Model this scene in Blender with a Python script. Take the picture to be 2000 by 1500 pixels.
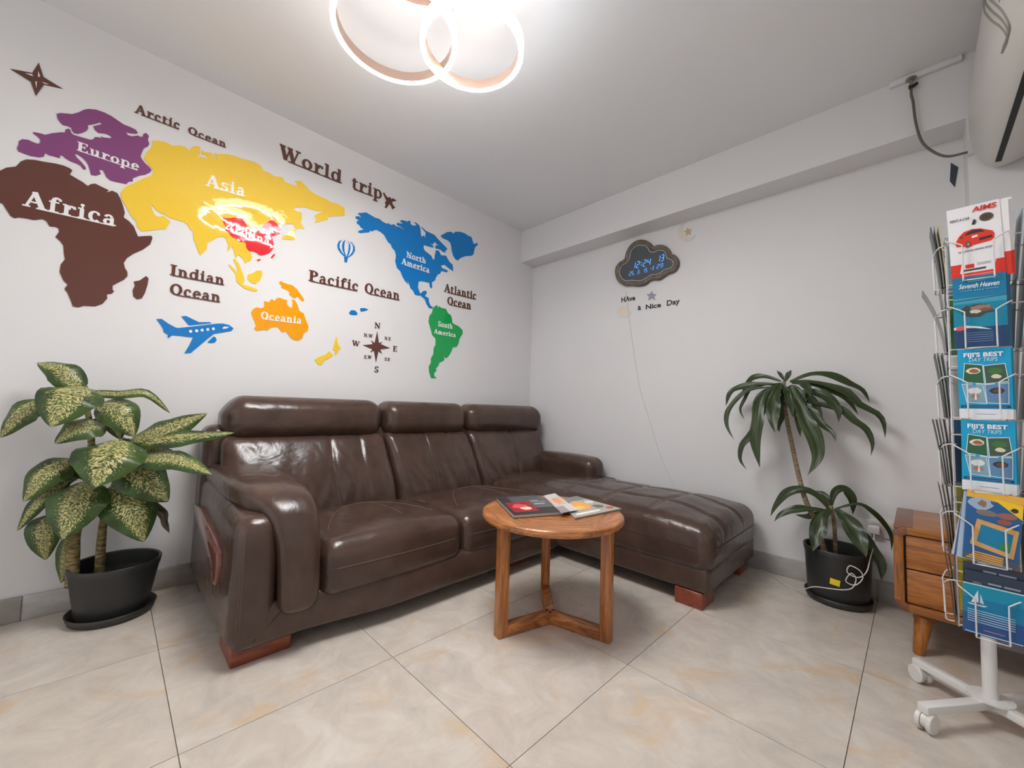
import bpy, bmesh, math, random
from mathutils import Vector, Matrix, noise
from mathutils.bvhtree import BVHTree
for _o in list(bpy.data.objects): bpy.data.objects.remove(_o)
scene = bpy.context.scene
COL = scene.collection
PI = math.pi
random.seed(7)

# ---------------------------------------------------------------- camera
def make_camera():
    yaw, pit, rol = 2.3573268, 0.0600168, 0.0304112
    fw = Vector((math.cos(pit)*math.cos(yaw), math.cos(pit)*math.sin(yaw), math.sin(pit)))
    rt = fw.cross(Vector((0, 0, 1))).normalized(); up = rt.cross(fw)
    c, s = math.cos(rol), math.sin(rol)
    r2 = c*rt+s*up; u2 = -s*rt+c*up
    cam = bpy.data.cameras.new('camera'); cam.sensor_fit = 'HORIZONTAL'; cam.sensor_width = 36
    cam.lens = 14.09126; cam.clip_start = .01
    o = bpy.data.objects.new('camera', cam); COL.objects.link(o)
    m = Matrix.Identity(4)
    for i in range(3):
        m[i][0] = r2[i]; m[i][1] = u2[i]; m[i][2] = -fw[i]
    m[0][3], m[1][3], m[2][3] = 2.55526, -2.79324, 0.91133
    o.matrix_world = m
    scene.camera = o
make_camera()

# ---------------------------------------------------------------- world, exposure
w = bpy.data.worlds.new('world'); scene.world = w; w.use_nodes = True
w.node_tree.nodes['Background'].inputs[0].default_value = (.97, .98, 1, 1)
w.node_tree.nodes['Background'].inputs[1].default_value = 0.85
vs = scene.view_settings
vs.view_transform = 'Standard'; vs.look = 'None'; vs.gamma = 1; vs.use_curve_mapping = False
vs.exposure = 0.22
RING_DOWN, RING_SIDE = 155.0, 10.0

ROOM_X, ROOM_Y, CEIL = 3.02, -4.4, 2.559
BEAM_Z, BEAM_D, COL_X = 2.265, .176, 2.75

# ---------------------------------------------------------------- helpers
ORG = {}
def lin(c): return c/12.92 if c <= .04045 else ((c+.055)/1.055)**2.4
def S(r, g, b, k=1.0):
    return tuple(min(.93, lin(v/255)*k) for v in (r, g, b))

def mesh(verts, faces):
    me = bpy.data.meshes.new('m'); me.from_pydata([tuple(v) for v in verts], [], [tuple(f) for f in faces]); me.update()
    return me
def add(name, me, mat, parent=None, smooth=False):
    me.name = name
    o = bpy.data.objects.new(name, me); COL.objects.link(o)
    if mat is not None and not me.materials: me.materials.append(mat)
    if parent is not None:
        o.parent = parent; o.location = -Vector(ORG.get(parent.name_full, (0, 0, 0)))
    if smooth:
        for p in me.polygons: p.use_smooth = True
    return o
def thing(name, label, cat, loc, group=None):
    o = bpy.data.objects.new(name, None); COL.objects.link(o); o.location = loc; o.empty_display_size = .05
    ORG[o.name_full] = tuple(loc)
    o['label'] = label; o['category'] = cat
    if group: o['group'] = group
    return o
def solo(o, label, cat, group=None, kind=None):
    """a top-level single-mesh thing: move its origin to its base"""
    me = o.data
    xs = [v.co for v in me.vertices]
    c = Vector(((min(v.x for v in xs)+max(v.x for v in xs))/2, (min(v.y for v in xs)+max(v.y for v in xs))/2, min(v.z for v in xs)))
    me.transform(Matrix.Translation(-c)); o.location = c; ORG[o.name_full] = tuple(c)
    o['label'] = label
    if cat: o['category'] = cat
    if group: o['group'] = group
    if kind: o['kind'] = kind
    return o
def struct(o, label):
    o['kind'] = 'structure'; o['label'] = label; return o

class MB:
    def __init__(s): s.v = []; s.f = []
    def add(s, vs, fs):
        n = len(s.v); s.v += [Vector(v) for v in vs]; s.f += [tuple(i+n for i in f) for f in fs]; return s
    def box(s, lo, hi):
        x0, y0, z0 = lo; x1, y1, z1 = hi
        return s.add([(x0,y0,z0),(x1,y0,z0),(x1,y1,z0),(x0,y1,z0),(x0,y0,z1),(x1,y0,z1),(x1,y1,z1),(x0,y1,z1)],
                     [(0,3,2,1),(4,5,6,7),(0,1,5,4),(1,2,6,5),(2,3,7,6),(3,0,4,7)])
    def tube(s, pts, r, n=8, cap=True):
        P = [Vector(p) for p in pts]; m = len(P)
        R = r if isinstance(r, (list, tuple)) else [r]*m
        T = [(P[min(i+1,m-1)]-P[max(i-1,0)]).normalized() for i in range(m)]
        a = Vector((0,0,1)) if abs(T[0].z) < .9 else Vector((1,0,0))
        nx = T[0].cross(a).normalized(); vs = []
        for i in range(m):
            nx = (nx-T[i]*nx.dot(T[i])).normalized(); ny = T[i].cross(nx)
            vs += [P[i]+(nx*math.cos(2*PI*k/n)+ny*math.sin(2*PI*k/n))*R[i] for k in range(n)]
        fs = [(i*n+k, i*n+(k+1)%n, (i+1)*n+(k+1)%n, (i+1)*n+k) for i in range(m-1) for k in range(n)]
        if cap: fs += [tuple(range(n-1,-1,-1)), tuple((m-1)*n+k for k in range(n))]
        return s.add(vs, fs)
    def lathe(s, prof, c=(0,0,0), n=40):
        cx, cy, cz = c; m = len(prof)
        vs = [(cx+r*math.cos(2*PI*k/n), cy+r*math.sin(2*PI*k/n), cz+z) for r, z in prof for k in range(n)]
        fs = [(i*n+k, i*n+(k+1)%n, (i+1)*n+(k+1)%n, (i+1)*n+k) for i in range(m-1) for k in range(n)]
        closed = prof[0] == prof[-1]
        if prof[0][0] > 1e-4 and not closed: fs.append(tuple(range(n-1,-1,-1)))
        if prof[-1][0] > 1e-4 and not closed: fs.append(tuple((m-1)*n+k for k in range(n)))
        return s.add(vs, fs)
    def plate(s, poly, fr, t0, t1):
        """2-D polygon in frame fr = (origin, ux, uy, n), from depth t0 to t1 along n"""
        o, ux, uy, n = (Vector(q) for q in fr)
        a = sum(poly[i][0]*poly[(i+1)%len(poly)][1]-poly[(i+1)%len(poly)][0]*poly[i][1] for i in range(len(poly)))
        if (a < 0) == (ux.cross(uy).dot(n) > 0): poly = poly[::-1]
        k = len(poly)
        B = [o+ux*p[0]+uy*p[1]+n*t0 for p in poly]; T = [o+ux*p[0]+uy*p[1]+n*t1 for p in poly]
        return s.add(B+T, [tuple(range(k, 2*k)), tuple(range(k-1,-1,-1))]+[(i, (i+1)%k, k+(i+1)%k, k+i) for i in range(k)])
    def make(s, name, mat, parent=None, smooth=False):
        return add(name, mesh(s.v, s.f), mat, parent, smooth)
def bevel(o, wdt, seg=2):
    m = o.modifiers.new('bevel', 'BEVEL'); m.width = wdt; m.segments = seg; m.limit_method = 'ANGLE'; m.angle_limit = .6
    for p in o.data.polygons: p.use_smooth = True
    return o
def sharp(o, ang=.6):
    """smooth shading with hard edges kept"""
    bm = bmesh.new(); bm.from_mesh(o.data)
    for e in bm.edges:
        if len(e.link_faces) == 2 and e.calc_face_angle(0) > ang: e.smooth = False
    for f in bm.faces: f.smooth = True
    bm.to_mesh(o.data); bm.free(); return o
def box(name, lo, hi, mat, parent=None, bw=0, seg=2):
    o = MB().box(lo, hi).make(name, mat, parent)
    if bw: bevel(o, bw, seg)
    return o
def spline(pts, n=6):
    P = [Vector(p) for p in pts]; out = []
    for i in range(len(P)-1):
        p0, p1, p2, p3 = P[max(i-1,0)], P[i], P[i+1], P[min(i+2,len(P)-1)]
        for k in range(n):
            t = k/n
            out.append(.5*((2*p1)+(p2-p0)*t+(2*p0-5*p1+4*p2-p3)*t*t+(3*p1-p0-3*p2+p3)*t**3))
    out.append(P[-1]); return out
def sm(a, b, x):
    t = min(1, max(0, (x-a)/(b-a))); return t*t*(3-2*t)

# rounded, deformable box
def soft(name, lo, hi, r, mat, parent, fn=None, n=(10,10,10), k=4):
    lo, hi = Vector(lo), Vector(hi); c = (lo+hi)/2; h = (hi-lo)/2
    rr = Vector(tuple(min(r, h[i]*.999) for i in range(3)))
    def axis(i):
        H, R = h[i], rr[i]; e = [H-R+R*math.tan(PI/4*j/k) for j in range(k+1)]
        inner = [-(H-R)+2*(H-R)*j/n[i] for j in range(1, n[i])]
        return [-x for x in reversed(e)]+inner+e
    ax = [axis(i) for i in range(3)]
    verts = {}; V = []; F = []
    def pt(q):
        key = tuple(round(x, 6) for x in q)
        if key not in verts:
            cl = Vector(tuple(max(-(h[i]-rr[i]), min(h[i]-rr[i], q[i])) for i in range(3)))
            d = Vector(q)-cl
            d = Vector(tuple(d[i]/rr[i] for i in range(3)))
            if d.length > 1e-9: d.normalize()
            p = c+cl+Vector(tuple(d[i]*rr[i] for i in range(3)))
            verts[key] = len(V); V.append(fn(p) if fn else p)
        return verts[key]
    for a in range(3):
        b, e = (a+1)%3, (a+2)%3
        for sgn in (-1, 1):
            for i in range(len(ax[b])-1):
                for j in range(len(ax[e])-1):
                    q = []
                    for (u, v_) in ((i,j),(i+1,j),(i+1,j+1),(i,j+1)):
                        p = [0,0,0]; p[a] = sgn*h[a]; p[b] = ax[b][u]; p[e] = ax[e][v_]; q.append(pt(p))
                    if sgn < 0: q = q[::-1]
                    F.append(q)
    return add(name, mesh(V, F), mat, parent, True)
def drape(o, pts, direction, lift):
    """project points along direction on the mesh of o (world-space vertices)"""
    bv = BVHTree.FromPolygons([v.co for v in o.data.vertices], [p.vertices[:] for p in o.data.polygons])
    d = Vector(direction).normalized(); out = []
    for p in pts:
        hit = bv.ray_cast(Vector(p)-d*1.0, d)
        if hit[0] is not None: out.append(hit[0]+hit[1]*lift)
    return out

# ---------------------------------------------------------------- materials
def pmat(name, col, rough=.5, metal=0, spec=.5, emit=None, es=1, coat=0, trans=0):
    m = bpy.data.materials.new(name); m.use_nodes = True
    b = m.node_tree.nodes['Principled BSDF']
    b.inputs['Base Color'].default_value = (*col, 1); b.inputs['Roughness'].default_value = rough
    b.inputs['Metallic'].default_value = metal; b.inputs['Specular IOR Level'].default_value = spec
    b.inputs['Coat Weight'].default_value = coat
    if emit:
        b.inputs['Emission Color'].default_value = (*emit, 1); b.inputs['Emission Strength'].default_value = es
    m.diffuse_color = (*col, 1)
    return m
def nodes(m): return m.node_tree.nodes, m.node_tree.links, m.node_tree.nodes['Principled BSDF']
def coords(m, scale=(1,1,1), kind='Object'):
    N, L, B = nodes(m)
    tc = N.new('ShaderNodeTexCoord'); mp = N.new('ShaderNodeMapping'); mp.inputs['Scale'].default_value = scale
    L.new(tc.outputs[kind], mp.inputs[0]); return mp.outputs[0]
def tnoise(m, vec, scale, detail=4, rough=.55, dist=0):
    N, L, B = nodes(m); n = N.new('ShaderNodeTexNoise')
    n.inputs['Scale'].default_value = scale; n.inputs['Detail'].default_value = detail
    n.inputs['Roughness'].default_value = rough; n.inputs['Distortion'].default_value = dist
    L.new(vec, n.inputs['Vector']); return n.outputs['Fac']
def ramp(m, fac, stops):
    N, L, B = nodes(m); r = N.new('ShaderNodeValToRGB'); e = r.color_ramp.elements
    while len(e) < len(stops): e.new(.5)
    for i, (p, c) in enumerate(stops):
        e[i].position = p; e[i].color = (*c, 1) if len(c) == 3 else c
    L.new(fac, r.inputs[0]); return r.outputs[0]
def mixc(m, fac, a, b):
    N, L, B = nodes(m); x = N.new('ShaderNodeMix'); x.data_type = 'RGBA'
    for s, v in ((0, fac), (6, a), (7, b)):
        if hasattr(v, 'links') or hasattr(v, 'is_linked'): L.new(v, x.inputs[s])
        else: x.inputs[s].default_value = v if s == 0 else (*v, 1)
    return x.outputs[2]
def math_(m, op, a, b=None):
    N, L, B = nodes(m); x = N.new('ShaderNodeMath'); x.operation = op
    for i, v in enumerate((a, b)):
        if v is None: continue
        if isinstance(v, (int, float)): x.inputs[i].default_value = v
        else: L.new(v, x.inputs[i])
    return x.outputs[0]
def bump(m, fac, strength, dist=.002):
    N, L, B = nodes(m); x = N.new('ShaderNodeBump'); x.inputs['Strength'].default_value = strength
    x.inputs['Distance'].default_value = dist; L.new(fac, x.inputs['Height']); L.new(x.outputs[0], B.inputs['Normal'])
def base(m, sock): m.node_tree.links.new(sock, nodes(m)[2].inputs['Base Color'])

def wall_mat(name, col, rough=.55):
    m = pmat(name, col, rough, spec=.3); v = coords(m)
    base(m, ramp(m, tnoise(m, v, 1.6, 3), [(.3, tuple(c*.97 for c in col)), (.7, col)]))
    bump(m, tnoise(m, v, 90, 3), .12, .001); return m
M = {}
M['wall'] = wall_mat('wall_paint', (.80, .79, .795))
M['ceil'] = wall_mat('ceiling_paint', (.87, .87, .885))
def tile_mat():
    m = pmat('floor_tile', S(214, 203, 190), .2, spec=.5)
    N, L, B = nodes(m)
    tc = N.new('ShaderNodeTexCoord'); oi = N.new('ShaderNodeObjectInfo')
    vm = N.new('ShaderNodeVectorMath'); vm.operation = 'MULTIPLY_ADD'
    L.new(oi.outputs['Random'], vm.inputs[0]); vm.inputs[1].default_value = (37, 53, 11); L.new(tc.outputs['Object'], vm.inputs[2])
    v = vm.outputs[0]
    a = ramp(m, tnoise(m, v, 7, 8, .68, .8), [(.3, S(194, 185, 177, .98)), (.5, S(210, 199, 187, .98)), (.72, S(222, 214, 205, .98))])
    b = ramp(m, tnoise(m, v, 3.2, 6, .6, 1.5), [(.57, (0,0,0)), (.70, (1,1,1))])
    base(m, mixc(m, math_(m, 'MULTIPLY', b, .55), a, S(216, 180, 134, .95)))
    r = N.new('ShaderNodeMapRange'); L.new(tnoise(m, v, 14, 4), r.inputs[0]); r.inputs[3].default_value = .1; r.inputs[4].default_value = .24
    L.new(r.outputs[0], B.inputs['Roughness'])
    return m
M['tile'] = tile_mat()
M['grout'] = pmat('grout', S(120, 105, 92), .8)
def skirt_mat():
    m = pmat('skirting_tile', S(160, 155, 150), .35); v = coords(m, (1,1,3))
    base(m, ramp(m, tnoise(m, v, 9, 6, .6), [(.3, S(164, 159, 153)), (.7, S(190, 186, 181))])); return m
M['skirt'] = skirt_mat()
def leather_mat(name, c1, c2, rough=.24):
    m = pmat(name, c1, rough, spec=.5)
    v = coords(m)
    base(m, ramp(m, tnoise(m, v, 6, 5), [(.3, c1), (.7, c2)]))
    N, L, B = nodes(m)
    a = tnoise(m, v, 9, 4, .5, 1.2); b = tnoise(m, v, 260, 2)
    s = math_(m, 'ADD', math_(m, 'MULTIPLY', a, 1.0), math_(m, 'MULTIPLY', b, .06))
    bump(m, s, .35, .012); return m
M['leather'] = leather_mat('dark_brown_leather', S(64, 47, 40, 1.05), S(80, 61, 52, 1.08))
M['seam'] = pmat('seam_thread', S(104, 84, 72), .6)
M['seamdark'] = pmat('seam_groove', S(38, 30, 28), .6)
def wood_mat(name, c1, c2, c3, axis=(1,1,1), sc=9, rough=.35, coat=.15):
    m = pmat(name, c2, rough, coat=coat); v = coords(m, axis)
    a = tnoise(m, v, sc, 7, .6, 1.6); b = tnoise(m, v, sc*7, 3, .6)
    f = math_(m, 'ADD', math_(m, 'MULTIPLY', a, .8), math_(m, 'MULTIPLY', b, .2))
    base(m, ramp(m, f, [(.33, c1), (.5, c2), (.68, c3)])); return m
W1, W2, W3 = S(104, 62, 32, 1.1), S(160, 98, 50, 1.15), S(196, 134, 78, 1.15)
M['wood_x'] = wood_mat('teak_along_x', W1, W2, W3, (1, 9, 9), 3)
M['wood_y'] = wood_mat('teak_along_y', W1, W2, W3, (9, 1, 9), 3)
M['wood_z'] = wood_mat('teak_along_z', W1, W2, W3, (12, 12, .9), 3)
K1, K2, K3 = S(112, 68, 26, 1.1), S(162, 98, 40, 1.15), S(188, 122, 58, 1.15)
M['cab_x'] = wood_mat('oak_along_x', K1, K2, K3, (1, 8, 10), 4)
M['cab_z'] = wood_mat('oak_along_z', K1, K2, K3, (10, 8, 1), 4)
M['walnut'] = wood_mat('walnut_corner', S(92, 50, 30, 1.2), S(116, 66, 40, 1.2), S(138, 84, 54, 1.2), (3, 6, 6), 4)
M['footwood'] = wood_mat('red_foot_wood', S(96, 42, 26, 1.2), S(124, 56, 36, 1.2), S(142, 70, 46, 1.2), (8, 2, 8), 4, .3)
M['inset'] = pmat('glossy_red_wood', S(112, 62, 52, 1.1), .12, coat=.5)
M['black'] = pmat('black_plastic', S(44, 44, 44), .42)
M['saucer'] = pmat('saucer_plastic', S(50, 47, 44), .45)
M['soil'] = pmat('soil', S(40, 34, 28), .9)
M['white'] = pmat('white_enamel', S(226, 224, 222), .3)
M['whiteplastic'] = pmat('white_plastic', S(222, 219, 214, 1.0), .35)
M['acplastic'] = pmat('aircon_plastic', S(216, 212, 205), .3)
M['acline'] = pmat('aircon_groove', S(150, 143, 134), .5)
M['dark'] = pmat('dark_slot', S(22, 24, 26), .6)
M['paper'] = pmat('paper', S(205, 202, 198), .55)
M['papergrey'] = pmat('paper_edges_grey', S(150, 148, 144), .6)
M['paperdark'] = pmat('paper_dark', S(70, 78, 76), .5)
M['cordbrown'] = pmat('brown_cable', S(104, 92, 82), .5)
M['brass'] = pmat('bracket_metal', S(150, 142, 126), .35, .6)
M['tape'] = pmat('dark_tape', S(62, 66, 78), .35)
M['lampbody'] = pmat('lamp_housing', S(150, 128, 116), .35, .3)
WARM, COOL = (1.0, .91, .84), (.84, .94, 1.0)
M['warm'] = pmat('warm_diffuser', (1,1,1), .4, emit=WARM, es=RING_SIDE)
M['cool'] = pmat('cool_diffuser', (1,1,1), .4, emit=COOL, es=RING_SIDE)
M['warm_down'] = pmat('warm_lens', (1,1,1), .4, emit=WARM, es=RING_DOWN)
M['cool_down'] = pmat('cool_lens', (1,1,1), .4, emit=COOL, es=RING_DOWN)
def film(name, col, wav=.10):
    m = pmat(name, col, .035, spec=.5); v = coords(m)
    bump(m, tnoise(m, v, 5.5, 3, .5, .6), wav, .02); return m
M['purple'] = film('purple_acrylic', S(122, 64, 112, 1.22))
M['brown'] = film('brown_acrylic', S(90, 54, 46, 1.22))
M['yellow'] = film('yellow_acrylic', S(224, 188, 58, 1.22))
M['red'] = film('red_acrylic', S(216, 44, 54, 1.22))
M['blue'] = film('blue_acrylic', S(0, 112, 184, 1.22))
M['green'] = film('green_acrylic', S(18, 150, 76, 1.22))
M['orange'] = film('orange_acrylic', S(255, 150, 4, 1.22))
M['letterwhite'] = pmat('white_lettering', (.86, .85, .85), .3)
M['letterblack'] = pmat('black_lettering', S(24, 24, 26), .5)
_flat = {}
def flat(r, g, b, rough=.35):
    k = (r, g, b, rough)
    if k not in _flat: _flat[k] = pmat('print_%02x%02x%02x' % (r, g, b), S(r, g, b, 1.15), rough)
    return _flat[k]
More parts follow.
